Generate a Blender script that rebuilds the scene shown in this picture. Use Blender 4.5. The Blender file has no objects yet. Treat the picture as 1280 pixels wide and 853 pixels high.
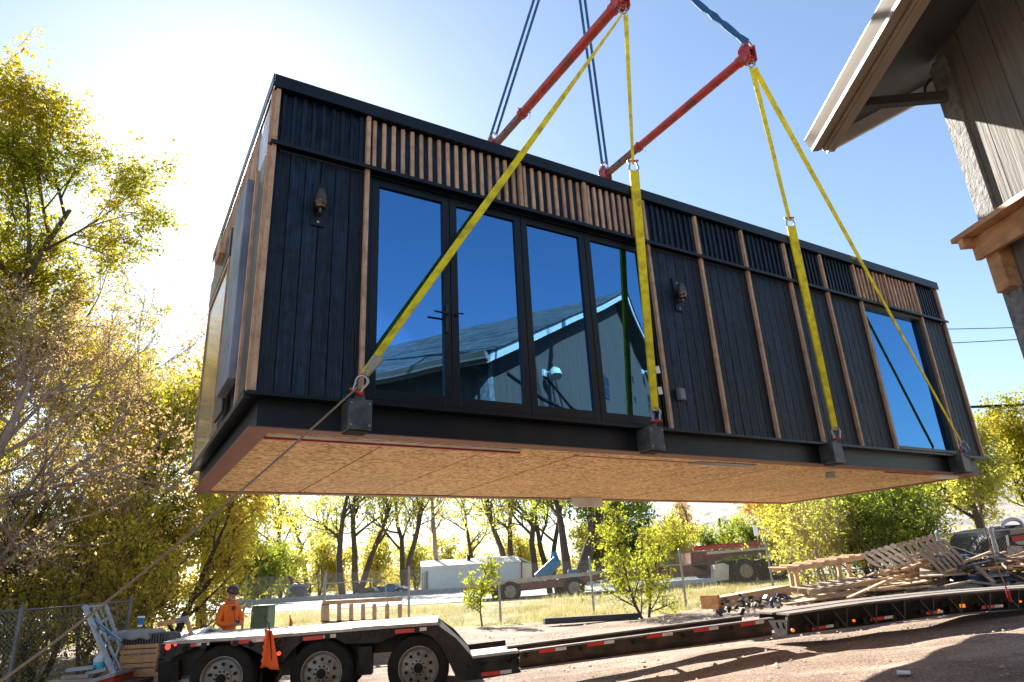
import bpy, math, random
import numpy as np
from mathutils import Vector, Matrix, Euler
PI = math.pi
col = bpy.context.scene.collection
scene = bpy.context.scene
rnd = random.Random(7)

# ------------------------------------------------------------------ camera model (solved from the photo)
FPX, PIT, ROL, EYE = 833.0, math.radians(19.918), math.radians(-2.978), 1.65
cp, sp = math.cos(PIT), math.sin(PIT)
cr, sr = math.cos(ROL), math.sin(ROL)
FW = Vector((0, cp, sp)); UP0 = Vector((0, -sp, cp)); RT0 = Vector((1, 0, 0))
RT = RT0 * cr + UP0 * sr; UP = RT0 * -sr + UP0 * cr
EYEP = Vector((0, 0, EYE))
def ray(px, py): return (FW + RT * ((px - 640) / FPX) + UP * ((426.5 - py) / FPX)).normalized()
def atY(px, py, Y):
    d = ray(px, py); return EYEP + d * (Y / d.y)
def atZ(px, py, Z):
    d = ray(px, py); return EYEP + d * (Z / d.dot(FW))
cam = bpy.data.objects.new('camera', bpy.data.cameras.new('camera')); col.objects.link(cam)
cam.matrix_world = Matrix(((RT.x, UP.x, -FW.x, 0), (RT.y, UP.y, -FW.y, 0), (RT.z, UP.z, -FW.z, EYE), (0, 0, 0, 1)))
cam.data.sensor_width = 36; cam.data.lens = FPX * 36 / 1280; cam.data.clip_end = 6000; cam.data.clip_start = .05
scene.camera = cam

# container frame
YAW = math.radians(31.2427)
O = Vector((-2.269, 5.482, 3.302))
E1 = Vector((math.cos(YAW), math.sin(YAW), 0)); E2 = Vector((-math.sin(YAW), math.cos(YAW), 0))
L, W, H = 12.14, 4.24, 3.3
def lp(px, py, y0=0.0):
    d = ray(px, py); P0 = O + E2 * y0; t = (P0 - EYEP).dot(E2) / d.dot(E2); P = EYEP + d * t - O
    return Vector((P.dot(E1), P.dot(E2), P.z))

# ------------------------------------------------------------------ materials
def rgb(c): return (c[0], c[1], c[2], 1)
_m = {}
def M(name, c1, c2=None, rough=.6, metal=0, scale=6, stretch=(1, 1, 1), bump=0, bscale=None, spec=.5, detail=5, dirt=None, dscale=1.5, damt=.5, isl=0):
    if name in _m: return _m[name]
    m = bpy.data.materials.new(name); m.use_nodes = True; nt = m.node_tree; N = nt.nodes; K = nt.links
    b = N['Principled BSDF']; b.inputs['Roughness'].default_value = rough; b.inputs['Metallic'].default_value = metal
    b.inputs['Specular IOR Level'].default_value = spec
    tc = N.new('ShaderNodeTexCoord'); mp = N.new('ShaderNodeMapping'); mp.inputs['Scale'].default_value = stretch
    K.new(tc.outputs['Object'], mp.inputs[0])
    n = N.new('ShaderNodeTexNoise'); n.inputs['Scale'].default_value = scale; n.inputs['Detail'].default_value = detail
    n.inputs['Roughness'].default_value = .65
    K.new(mp.outputs[0], n.inputs['Vector'])
    cr_ = N.new('ShaderNodeValToRGB'); cr_.color_ramp.elements[0].position = .32; cr_.color_ramp.elements[1].position = .68
    if c2 is None: c2 = tuple(min(1, v * 1.35) for v in c1); c1 = tuple(v * .75 for v in c1)
    cr_.color_ramp.elements[0].color = rgb(c1); cr_.color_ramp.elements[1].color = rgb(c2)
    K.new(n.outputs[0], cr_.inputs[0]); out = cr_.outputs[0]
    if dirt:
        n2 = N.new('ShaderNodeTexNoise'); n2.inputs['Scale'].default_value = dscale; n2.inputs['Detail'].default_value = 8
        K.new(tc.outputs['Object'], n2.inputs['Vector'])
        r2 = N.new('ShaderNodeValToRGB'); r2.color_ramp.elements[0].position = .45; r2.color_ramp.elements[1].position = .7
        r2.color_ramp.elements[0].color = (0, 0, 0, 1); r2.color_ramp.elements[1].color = (damt, damt, damt, 1)
        K.new(n2.outputs[0], r2.inputs[0])
        mx = N.new('ShaderNodeMix'); mx.data_type = 'RGBA'; K.new(r2.outputs[0], mx.inputs[0]); K.new(out, mx.inputs[6]); mx.inputs[7].default_value = rgb(dirt)
        out = mx.outputs[2]
    if isl:
        gi = N.new('ShaderNodeNewGeometry'); mr = N.new('ShaderNodeMapRange'); mr.inputs[3].default_value = 1 - isl; mr.inputs[4].default_value = 1 + isl; K.new(gi.outputs['Random Per Island'], mr.inputs[0])
        vm = N.new('ShaderNodeVectorMath'); vm.operation = 'SCALE'; K.new(out, vm.inputs[0]); K.new(mr.outputs[0], vm.inputs['Scale']); out = vm.outputs[0]
    K.new(out, b.inputs['Base Color'])
    if bump:
        n3 = N.new('ShaderNodeTexNoise'); n3.inputs['Scale'].default_value = bscale or scale * 3; n3.inputs['Detail'].default_value = 6
        K.new(mp.outputs[0], n3.inputs['Vector'])
        bp = N.new('ShaderNodeBump'); bp.inputs['Strength'].default_value = bump; bp.inputs['Distance'].default_value = .02
        K.new(n3.outputs[0], bp.inputs['Height']); K.new(bp.outputs[0], b.inputs['Normal'])
    _m[name] = m; return m
def E_(name, c, s):
    m = bpy.data.materials.new(name); m.use_nodes = True; b = m.node_tree.nodes['Principled BSDF']
    b.inputs['Base Color'].default_value = rgb(c); b.inputs['Emission Color'].default_value = rgb(c); b.inputs['Emission Strength'].default_value = s
    return m

def leafmat(name, cols, trans=.5, nscale=.35):
    m = bpy.data.materials.new(name); m.use_nodes = True; nt = m.node_tree; N = nt.nodes; K = nt.links; N.clear()
    o = N.new('ShaderNodeOutputMaterial'); g = N.new('ShaderNodeNewGeometry'); tc = N.new('ShaderNodeTexCoord')
    n = N.new('ShaderNodeTexNoise'); n.inputs['Scale'].default_value = nscale; n.inputs['Detail'].default_value = 3
    K.new(tc.outputs['Object'], n.inputs['Vector'])
    a = N.new('ShaderNodeMath'); a.operation = 'MULTIPLY_ADD'; a.inputs[1].default_value = .45
    K.new(g.outputs['Random Per Island'], a.inputs[0])
    s = N.new('ShaderNodeMath'); s.operation = 'MULTIPLY_ADD'; s.inputs[1].default_value = 1.5; s.inputs[2].default_value = -.48
    K.new(n.outputs[0], s.inputs[0]); K.new(s.outputs[0], a.inputs[2])
    r = N.new('ShaderNodeValToRGB'); e = r.color_ramp.elements
    for i, c in enumerate(cols):
        p = i / (len(cols) - 1)
        if i < 2: e[i].position = p; e[i].color = rgb(c)
        else: x = e.new(p); x.color = rgb(c)
    e[0].position = 0
    if len(cols) > 2: e[1].position = 1 / (len(cols) - 1); e[1].color = rgb(cols[1])
    K.new(a.outputs[0], r.inputs[0])
    d = N.new('ShaderNodeBsdfDiffuse'); t = N.new('ShaderNodeBsdfTranslucent'); K.new(r.outputs[0], d.inputs[0])
    gm = N.new('ShaderNodeMix'); gm.data_type = 'RGBA'; gm.blend_type = 'MULTIPLY'; gm.inputs[0].default_value = 1; gm.inputs[7].default_value = (1.5, 1.5, .9, 1)
    K.new(r.outputs[0], gm.inputs[6]); K.new(gm.outputs[2], t.inputs[0])
    mx = N.new('ShaderNodeMixShader'); mx.inputs[0].default_value = trans; K.new(d.outputs[0], mx.inputs[1]); K.new(t.outputs[0], mx.inputs[2])
    K.new(mx.outputs[0], o.inputs[0]); return m

char = M('charred_black_siding', (.0008, .002, .005), (.011, .030, .066), rough=.42, spec=.3, scale=6, stretch=(7, 7, .4), bump=.9, bscale=9, isl=.55, dirt=(.0005, .0008, .0012), dscale=9, damt=.8)  # blue second tone paints skylight sheen and lit streaks into the grain
black_metal = M('black_painted_metal', (.002, .004, .007), (.005, .009, .014), rough=.35, spec=.35, scale=2)
beam_mat = M('black_steel_beam', (.003, .005, .009), (.008, .013, .02), rough=.4, spec=.35, dirt=(.03, .028, .026), dscale=2.5, damt=.35, scale=1.5)
cedar = M('cedar_batten', (.46, .27, .16), (.70, .46, .30), rough=.6, scale=4, stretch=(8, 8, .8), bump=.3, dirt=(.2, .1, .05), dscale=7, damt=.5, isl=.22)
redpaint = M('red_primer_flange', (.16, .055, .03), (.27, .10, .05), rough=.55, scale=3, dirt=(.12, .05, .03), damt=.7)
joist = M('interior_ceiling_wood', (.80, .60, .45), (.88, .68, .52), rough=.6)
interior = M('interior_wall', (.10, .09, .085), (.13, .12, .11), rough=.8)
steel_box = M('grey_lifting_box_steel', (.045, .05, .055), (.10, .105, .11), rough=.45, metal=.3, scale=6, dirt=(.2, .19, .18), dscale=9, damt=.4)
galv = M('galvanised_steel', (.24, .26, .28), (.42, .44, .46), rough=.45, metal=.5, scale=12)
galv_sheet = M('galvanised_sheet', (.13, .15, .20), (.26, .29, .37), rough=.45, metal=.1, scale=2.5, stretch=(1, 1, .6), dirt=(.08, .08, .1), dscale=4)
bronze = M('bronze_lamp', (.10, .07, .05), (.2, .15, .11), rough=.35, metal=.8)
yellow = M('yellow_webbing', (.82, .62, .005), (.95, .77, .01), rough=.75, scale=9, stretch=(1, 1, 1), bump=.3, bscale=60, dirt=(.16, .12, .02), dscale=7, damt=.55)
bluesl = M('blue_round_sling', (.01, .07, .20), (.02, .13, .32), rough=.75, bump=.3, bscale=50)
redbar = M('red_spreader_paint', (.36, .02, .022), (.52, .045, .035), rough=.4, scale=4, dirt=(.15, .06, .035), dscale=5, damt=.9)
redbar_in = M('worn_red_tube', (.16, .05, .04), (.28, .09, .06), rough=.5, scale=5, dirt=(.1, .05, .04), dscale=6, damt=.9)
hole = M('dark_hole', (.004, .004, .004), (.006, .006, .006), rough=.9)
shack = M('zinc_shackle', (.3, .3, .3), (.45, .45, .45), rough=.35, metal=.8)
redpin = M('red_pin', (.5, .03, .02), (.6, .05, .03), rough=.4)
rope_m = M('tan_rope', (.22, .16, .10), (.36, .27, .18), rough=.9, scale=40, bump=.5)
dirtm = None
tyre = M('tyre_rubber', (.009, .008, .007), (.022, .018, .016), spec=.25, rough=.8, scale=8, bump=.2)
rim_m = M('aluminium_rim', (.17, .15, .13), (.34, .30, .26), rough=.4, metal=.25, scale=10, dirt=(.14, .10, .07), dscale=6, damt=.7)
frame_m = M('black_trailer_steel', (.007, .0065, .006), (.02, .017, .015), rough=.55, spec=.3, scale=5, dirt=(.07, .045, .03), dscale=4, damt=.55)
rust_beam = M('weathered_brown_beam', (.018, .013, .011), (.045, .032, .026), rough=.55, spec=.3, scale=5, stretch=(1, 1, 4), dirt=(.16, .08, .05), dscale=3, damt=.5)
deckwood = M('trailer_deck_planks', (.36, .31, .27), (.55, .50, .45), rough=.7, scale=5, stretch=(.6, 6, 1), bump=.4, dirt=(.2, .15, .12), dscale=3, isl=.22)
reflred = M('red_reflective_tape', (.55, .02, .015), (.65, .04, .02), rough=.4)
reflwhite = M('white_reflective_tape', (.6, .58, .52), (.75, .72, .66), rough=.4, dirt=(.3, .24, .18), dscale=20)
tailred = E_('lit_red_lamp', (1, .06, .03), .6)
amber = E_('lit_amber_lamp', (.9, .22, .01), .25)
flagm = None
shingle = M('grey_shingle', (.14, .14, .14), (.26, .255, .25), rough=.9, scale=14, stretch=(1, 3, 1), bump=.6, bscale=20)
def shinglemat(m):
    nt = m.node_tree; N = nt.nodes; K = nt.links; b = N['Principled BSDF']; tc = N.new('ShaderNodeTexCoord'); mp = N.new('ShaderNodeMapping'); mp.inputs['Rotation'].default_value = (0, 0, PI / 2); K.new(tc.outputs['Object'], mp.inputs[0])
    br = N.new('ShaderNodeTexBrick'); br.inputs['Scale'].default_value = 1; br.inputs['Brick Width'].default_value = .3; br.inputs['Row Height'].default_value = .13; br.inputs['Mortar Size'].default_value = .02
    br.inputs['Color1'].default_value = (.05, .047, .044, 1); br.inputs['Color2'].default_value = (.20, .19, .18, 1); br.inputs['Mortar'].default_value = (.03, .03, .03, 1); K.new(mp.outputs[0], br.inputs[0]); K.new(br.outputs[0], b.inputs['Base Color'])
shinglemat(shingle)
cream = M('cream_gutter_paint', (.24, .195, .145), (.32, .26, .20), rough=.45, scale=4, stretch=(1, .3, 1), dirt=(.25, .18, .12), dscale=3, damt=.4)
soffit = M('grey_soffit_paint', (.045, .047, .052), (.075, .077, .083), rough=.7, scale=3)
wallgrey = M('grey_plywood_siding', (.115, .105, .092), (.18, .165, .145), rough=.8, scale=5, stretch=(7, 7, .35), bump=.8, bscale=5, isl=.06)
trimgrey = M('grey_corner_board', (.10, .10, .10), (.20, .195, .19), rough=.8, scale=18, bump=.8, bscale=30, dirt=(.32, .31, .29), dscale=14)
fir = M('fir_timber', (.46, .21, .08), (.66, .36, .16), rough=.55, scale=3, stretch=(9, .8, 9), bump=.3, dirt=(.22, .08, .03), dscale=9, damt=.5, isl=.22)
lampglass = M('lamp_housing', (.6, .6, .58), (.75, .75, .72), rough=.3)
skin_m = M('skin', (.36, .19, .12), (.44, .25, .17), rough=.5)
orange = M('orange_hoodie', (.80, .13, .012), (.95, .20, .02), rough=.8, scale=7)
jeans = M('dark_jeans', (.03, .04, .07), (.05, .065, .11), rough=.8)
helmet = M('brown_hard_hat', (.05, .015, .012), (.07, .022, .018), rough=.25)
bootm = M('work_boot', (.06, .035, .02), (.1, .06, .035), rough=.6)
blackp = M('black_plastic', (.015, .015, .016), (.022, .022, .023), rough=.4)
flag_o = M('orange_flag', (.85, .10, .02), (.95, .16, .03), rough=.8, scale=12)
palletw = M('weathered_pallet_wood', (.30, .22, .16), (.50, .40, .31), rough=.85, scale=3, stretch=(1, 9, 9), bump=.4, dirt=(.16, .11, .08), dscale=4, isl=.22)
freshw = M('fresh_lumber', (.50, .32, .18), (.68, .48, .30), rough=.7, scale=3, stretch=(.7, 9, 9), dirt=(.3, .18, .1), dscale=5, isl=.22)
ply = M('plywood', (.50, .36, .21), (.66, .50, .32), rough=.7, scale=3, stretch=(1, 5, 5), dirt=(.32, .22, .14), dscale=2)
darkwood = M('dark_stained_wood', (.05, .035, .028), (.10, .07, .055), rough=.8)
tarpd = M('dark_blue_tarp', (.02, .03, .05), (.04, .06, .1), rough=.5, bump=.8, bscale=6)
greyboard = M('grey_board', (.25, .27, .3), (.36, .38, .41), rough=.7)
whitewrap = M('white_plastic_wrap', (.55, .57, .62), (.78, .80, .84), rough=.35, scale=3, bump=1, bscale=7)
canvas_m = M('grey_canvas', (.22, .20, .19), (.34, .32, .30), rough=.9, bump=1, bscale=9)
cupblue = M('blue_cup', (.02, .14, .4), (.03, .18, .48), rough=.4)
cupwhite = M('white_cup', (.8, .8, .8), (.85, .85, .85), rough=.4)
aqua = M('aqua_liquid', (.02, .35, .5), (.03, .42, .58), rough=.2)
redp = M('red_painted_steel', (.35, .02, .02), (.45, .035, .03), rough=.4)
shedw = M('white_metal_siding', (.80, .84, .90), (.86, .88, .92), rough=.5, scale=2)
shedr = M('pale_metal_roof', (.72, .72, .73), (.82, .82, .82), rough=.4)
concrete = M('pale_concrete', (.40, .38, .35), (.52, .50, .46), rough=.85, scale=8)
wgal = M('grey_guardrail', (.25, .26, .28), (.34, .35, .37), rough=.5, metal=.5)
maroon = M('maroon_trailer_paint', (.10, .02, .018), (.18, .04, .035), rough=.5, dirt=(.2, .12, .09), dscale=2)
truckblue = M('blue_paint', (.01, .12, .26), (.02, .17, .34), rough=.35)
carpaint = M('grey_car_paint', (.3, .35, .42), (.34, .39, .46), rough=.3, metal=.3)
carglass = M('dark_car_glass', (.01, .012, .015), (.015, .018, .02), rough=.08)
boxgreen = M('green_utility_box', (.12, .19, .13), (.16, .24, .17), rough=.6)
signw = M('white_sign_face', (.75, .76, .78), (.8, .8, .82), rough=.5)
signg = M('green_sign_face', (.01, .16, .09), (.015, .2, .11), rough=.5)
wireblk = M('black_cable', (.01, .01, .01), (.015, .015, .015), rough=.7)
polewood = M('utility_pole_wood', (.07, .05, .04), (.12, .09, .07), rough=.9)
bark = M('grey_brown_bark', (.05, .035, .028), (.12, .09, .07), rough=.95, scale=8, stretch=(3, 3, .6), bump=.8)
barkpale = M('pale_twig_bark', (.22, .16, .135), (.36, .28, .24), rough=.95, scale=8)

# window glass: mostly mirror-like coated pane, slightly see-through
def glassmat():
    m = bpy.data.materials.new('coated_window_glass'); m.use_nodes = True; nt = m.node_tree; N = nt.nodes; K = nt.links; N.clear()
    o = N.new('ShaderNodeOutputMaterial'); t = N.new('ShaderNodeBsdfTransparent'); t.inputs[0].default_value = (.92, .92, .92, 1)
    g = N.new('ShaderNodeBsdfGlossy'); g.inputs['Roughness'].default_value = .0; g.inputs[0].default_value = (.17, .47, .92, 1)
    f = N.new('ShaderNodeFresnel'); f.inputs[0].default_value = 2.0
    mm = N.new('ShaderNodeMath'); mm.operation = 'MULTIPLY_ADD'; mm.inputs[1].default_value = .9; mm.inputs[2].default_value = .48
    K.new(f.outputs[0], mm.inputs[0])
    tc = N.new('ShaderNodeTexCoord'); nz = N.new('ShaderNodeTexNoise'); nz.inputs['Scale'].default_value = 1.1; nz.inputs['Detail'].default_value = 1; K.new(tc.outputs['Object'], nz.inputs[0])
    bp = N.new('ShaderNodeBump'); bp.inputs['Strength'].default_value = .35; bp.inputs['Distance'].default_value = .008; K.new(nz.outputs[0], bp.inputs['Height']); K.new(bp.outputs[0], g.inputs['Normal'])
    x = N.new('ShaderNodeMixShader'); K.new(mm.outputs[0], x.inputs[0]); K.new(t.outputs[0], x.inputs[1]); K.new(g.outputs[0], x.inputs[2]); K.new(x.outputs[0], o.inputs[0])
    return m
glass = glassmat()
def osbmat():
    m = bpy.data.materials.new('strand_board'); m.use_nodes = True; nt = m.node_tree; N = nt.nodes; K = nt.links
    b = N['Principled BSDF']; b.inputs['Roughness'].default_value = .7
    tc = N.new('ShaderNodeTexCoord'); out = None
    mp = N.new('ShaderNodeMapping'); mp.inputs['Scale'].default_value = (24, 36, 1); mp.inputs['Rotation'].default_value = (0, 0, .9); K.new(tc.outputs['Object'], mp.inputs[0])
    nz = N.new('ShaderNodeTexNoise'); nz.inputs['Scale'].default_value = 5; K.new(tc.outputs['Object'], nz.inputs[0])
    ad = N.new('ShaderNodeVectorMath'); ad.operation = 'MULTIPLY_ADD'; ad.inputs[1].default_value = (3, 3, 0); K.new(nz.outputs['Color'], ad.inputs[0]); K.new(mp.outputs[0], ad.inputs[2])
    v = N.new('ShaderNodeTexVoronoi'); v.inputs['Scale'].default_value = 1; K.new(ad.outputs[0], v.inputs[0])
    s = N.new('ShaderNodeSeparateColor'); K.new(v.outputs['Color'], s.inputs[0])
    r = N.new('ShaderNodeValToRGB'); e = r.color_ramp.elements; e[0].color = (.34, .17, .06, 1); e[1].color = (.95, .70, .36, 1); x = e.new(.5); x.color = (.76, .50, .21, 1)
    K.new(s.outputs[0], r.inputs[0])
    n2 = N.new('ShaderNodeTexNoise'); n2.inputs['Scale'].default_value = 1.1; n2.inputs['Detail'].default_value = 9; n2.inputs['Roughness'].default_value = .75; K.new(tc.outputs['Object'], n2.inputs[0])
    mx = N.new('ShaderNodeMix'); mx.data_type = 'RGBA'; mx.blend_type = 'MULTIPLY'; mx.inputs[0].default_value = .5
    K.new(r.outputs[0], mx.inputs[6]); r2 = N.new('ShaderNodeValToRGB'); r2.color_ramp.elements[0].position = .3; r2.color_ramp.elements[0].color = (.6, .55, .5, 1); r2.color_ramp.elements[1].position = .6; K.new(n2.outputs[0], r2.inputs[0]); K.new(r2.outputs[0], mx.inputs[7])
    K.new(mx.outputs[2], b.inputs['Base Color']); return m
osb = osbmat()

# ------------------------------------------------------------------ terrain height
GX = np.array([-400, -60, -20, -5, 0, 5, 10, 20, 60, 400.])
GY = np.array([-60, 0, 8, 12, 18, 22, 25, 29, 32, 45, 60, 120, 400.])
GZ = np.array([
 [0, 0, 0, 0, .05, .1, .2, .5, 1, 1],
 [0, 0, 0, 0, .05, .1, .2, .5, 1, 1],
 [0, 0, 0, 0, .03, .25, .5, .8, 1, 1],
 [0, 0, 0, .0, .08, .40, .63, .9, 1, 1],
 [.1, .2, .25, .22, .25, .45, .70, 1.0, 1.2, 1.2],
 [.3, .3, .35, .35, .38, .48, .82, 1.1, 1.3, 1.3],
 [.45, .45, .45, .44, .38, .53, .95, 1.2, 1.4, 1.4],
 [.7, .7, .7, .66, .70, .85, 1.08, 1.3, 1.5, 1.5],
 [.95, .95, .90, .87, .92, 1.0, 1.2, 1.4, 1.6, 1.6],
 [1.1, 1.1, 1.15, 1.2, 1.25, 1.3, 1.4, 1.6, 1.8, 1.8],
 [1.2, 1.2, 1.3, 1.4, 1.6, 1.7, 1.8, 2, 2.2, 2.2],
 [2, 2, 2, 2, 2, 2, 2, 2.4, 2.6, 3],
 [2, 2, 2, 2, 2, 2, 2, 2.4, 2.6, 3]])
def gz(x, y):
    x = np.clip(np.asarray(x, float), -399.9, 399.9); y = np.clip(np.asarray(y, float), -59.9, 399.9)
    i = np.clip(np.searchsorted(GX, x, side='right') - 1, 0, len(GX) - 2); j = np.clip(np.searchsorted(GY, y, side='right') - 1, 0, len(GY) - 2)
    u = (x - GX[i]) / (GX[i + 1] - GX[i]); v = (y - GY[j]) / (GY[j + 1] - GY[j]); u = u * u * (3 - 2 * u) * .5 + u * .5
    return (GZ[j, i] * (1 - u) * (1 - v) + GZ[j, i + 1] * u * (1 - v) + GZ[j + 1, i] * (1 - u) * v + GZ[j + 1, i + 1] * u * v)
def g(x, y): return float(gz(x, y))

# ------------------------------------------------------------------ mesh builder
def tag(o, label=None, cat=None, group=None, kind=None):
    if label: o['label'] = label
    if cat: o['category'] = cat
    if group: o['group'] = group
    if kind: o['kind'] = kind
    return o
def thing(name, loc, label, cat, rz=0, group=None):
    o = bpy.data.objects.new(name, None); col.objects.link(o); o.empty_display_size = .2
    o.location = loc; o.rotation_euler = (0, 0, rz); return tag(o, label, cat, group)
class MB:
    def __init__(s, T=None): s.v = []; s.f = []; s.T = T; s.mi = []; s.cur = 0
    def _a(s, vs, fs):
        n = len(s.v)
        s.v += [(s.T @ Vector(q)) if s.T is not None else Vector(q) for q in vs]
        s.f += [tuple(n + i for i in f) for f in fs]; s.mi += [s.cur] * len(fs)
    def hexa(s, p): s._a(p, [(0, 3, 2, 1), (4, 5, 6, 7), (0, 1, 5, 4), (1, 2, 6, 5), (2, 3, 7, 6), (3, 0, 4, 7)]); return s
    def box(s, x0, x1, y0, y1, z0, z1):
        return s.hexa([(x0, y0, z0), (x1, y0, z0), (x1, y1, z0), (x0, y1, z0), (x0, y0, z1), (x1, y0, z1), (x1, y1, z1), (x0, y1, z1)])
    def beam(s, a, b, w, h, up=(0, 0, 1), w2=None, h2=None):
        a = Vector(a); b = Vector(b); d = (b - a).normalized(); up = Vector(up)
        r = d.cross(up)
        if r.length < 1e-4: r = d.cross(Vector((1, 0, 0)))
        r.normalize(); u = r.cross(d).normalized(); w2 = w2 or w; h2 = h2 or h
        q = []
        for P, ww, hh in ((a, w, h), (b, w2, h2)):
            q += [P - r * ww / 2 - u * hh / 2, P + r * ww / 2 - u * hh / 2, P + r * ww / 2 + u * hh / 2, P - r * ww / 2 + u * hh / 2]
        return s.hexa(q)
    def tube(s, pts, r, n=8, cap=True, ry=None):
        pts = [Vector(p) for p in pts]; m = len(pts)
        if not hasattr(r, '__len__'): r = [r] * m
        vs = []; ref = None
        for i, p in enumerate(pts):
            d = (pts[min(i + 1, m - 1)] - pts[max(i - 1, 0)]).normalized()
            if ref is None:
                ref = d.orthogonal().normalized()
            ref = (ref - d * ref.dot(d)).normalized(); bb = d.cross(ref)
            for k in range(n):
                t = 2 * PI * k / n; vs.append(p + (ref * math.cos(t) + bb * math.sin(t)) * r[i])
        fs = [(i * n + k, i * n + (k + 1) % n, (i + 1) * n + (k + 1) % n, (i + 1) * n + k) for i in range(m - 1) for k in range(n)]
        if cap: fs += [tuple(range(n))[::-1], tuple((m - 1) * n + k for k in range(n))]
        s._a(vs, fs); return s
    def prism(s, poly, vec):
        n = len(poly); vec = Vector(vec); a = [Vector(p) for p in poly]
        vs = a + [p + vec for p in a]
        s._a(vs, [tuple(range(n))[::-1], tuple(range(n, 2 * n))] + [(i, (i + 1) % n, n + (i + 1) % n, n + i) for i in range(n)]); return s
    def strap(s, pts, wv, th=.012):
        """flat webbing through points; wv = width vectors per point"""
        pts = [Vector(p) for p in pts]; vs = []
        for i, p in enumerate(pts):
            d = (pts[min(i + 1, len(pts) - 1)] - pts[max(i - 1, 0)]).normalized(); w = Vector(wv[i]) * .5; nn = d.cross(w).normalized() * th / 2
            vs += [p - w - nn, p + w - nn, p + w + nn, p - w + nn]
        m = len(pts); fs = [(i * 4 + k, i * 4 + (k + 1) % 4, i * 4 + 4 + (k + 1) % 4, i * 4 + 4 + k) for i in range(m - 1) for k in range(4)]
        fs += [(3, 2, 1, 0), (m * 4 - 4, m * 4 - 3, m * 4 - 2, m * 4 - 1)]
        s._a(vs, fs); return s
    def lathe(s, prof, axis_o, axis_d, n=24, cap=True):
        """prof: (radius, offset along axis)"""
        o = Vector(axis_o); d = Vector(axis_d).normalized(); a = d.orthogonal().normalized(); b = d.cross(a)
        vs = [o + d * z + (a * math.cos(2 * PI * k / n) + b * math.sin(2 * PI * k / n)) * r for r, z in prof for k in range(n)]
        m = len(prof); fs = [(i * n + k, i * n + (k + 1) % n, (i + 1) * n + (k + 1) % n, (i + 1) * n + k) for i in range(m - 1) for k in range(n)]
        if cap: fs += [tuple(range(n))[::-1], tuple((m - 1) * n + k for k in range(n))]
        s._a(vs, fs); return s
    def ball(s, c, r, nu=10, nv=6):
        c = Vector(c); r = Vector(r) if hasattr(r, '__len__') else Vector((r, r, r)); vs = [c + Vector((0, 0, -r.z))]
        for j in range(1, nv):
            ph = -PI / 2 + PI * j / nv
            vs += [c + Vector((r.x * math.cos(ph) * math.cos(2 * PI * k / nu), r.y * math.cos(ph) * math.sin(2 * PI * k / nu), r.z * math.sin(ph))) for k in range(nu)]
        vs.append(c + Vector((0, 0, r.z))); fs = [(0, 1 + (k + 1) % nu, 1 + k) for k in range(nu)]
        fs += [(1 + j * nu + k, 1 + j * nu + (k + 1) % nu, 1 + (j + 1) * nu + (k + 1) % nu, 1 + (j + 1) * nu + k) for j in range(nv - 2) for k in range(nu)]
        b = 1 + (nv - 2) * nu; fs += [(b + k, b + (k + 1) % nu, len(vs) - 1) for k in range(nu)]
        s._a(vs, fs); return s
    def build(s, name, mat, parent=None, label=None, cat=None, group=None, kind=None, bevel=0, smooth=False, world=False):
        """world=True: vertices are world coordinates, moved into the parent's frame (or to a base origin when top-level)"""
        me = bpy.data.meshes.new(name); vs = s.v; loc = None
        if world and parent is not None:
            Mw = Matrix.Identity(4); q_ = parent
            while q_ is not None: Mw = Matrix.Translation(q_.location) @ Euler(q_.rotation_euler).to_matrix().to_4x4() @ Mw; q_ = q_.parent
            Mi = Mw.inverted(); vs = [Mi @ v for v in vs]
        elif parent is None and vs:
            xs = [v.x for v in vs]; ys = [v.y for v in vs]; loc = Vector(((min(xs) + max(xs)) / 2, (min(ys) + max(ys)) / 2, min(v.z for v in vs))); vs = [v - loc for v in vs]
        me.from_pydata([tuple(v) for v in vs], [], s.f)
        mats = mat if isinstance(mat, (list, tuple)) else [mat]
        for m in mats: me.materials.append(m)
        if len(mats) > 1: me.polygons.foreach_set('material_index', s.mi)
        o = bpy.data.objects.new(name, me); col.objects.link(o)
        if loc is not None: o.location = loc
        if parent is not None: o.parent = parent
        if smooth: me.shade_smooth()
        import bmesh
        bm = bmesh.new(); bm.from_mesh(me); bmesh.ops.recalc_face_normals(bm, faces=bm.faces); bm.to_mesh(me); bm.free()
        if bevel:
            md = o.modifiers.new('bevel', 'BEVEL'); md.width = bevel; md.segments = 2; md.limit_method = 'ANGLE'; md.angle_limit = .7
        return tag(o, label, cat, group, kind)
def kids(o): return [c for c in bpy.data.objects if c.parent == o]
def copy_tree(o, ch=None, parent=None):
    c = o.copy(); col.objects.link(c)
    if parent: c.parent = parent
    for k in kids(o): copy_tree(k, parent=c)
    return c
def npmesh(name, V, F, mat, parent=None, smooth=False):
    V = np.asarray(V, np.float32); F = np.asarray(F, np.int32); me = bpy.data.meshes.new(name); k = F.shape[1]
    me.vertices.add(len(V)); me.vertices.foreach_set('co', V.ravel()); me.loops.add(F.size); me.loops.foreach_set('vertex_index', F.ravel())
    me.polygons.add(len(F)); me.polygons.foreach_set('loop_start', np.arange(0, F.size, k, dtype=np.int32)); me.update(calc_edges=True)
    me.materials.append(mat); o = bpy.data.objects.new(name, me); col.objects.link(o)
    if smooth: me.shade_smooth()
    if parent is not None: o.parent = parent
    return o

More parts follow.
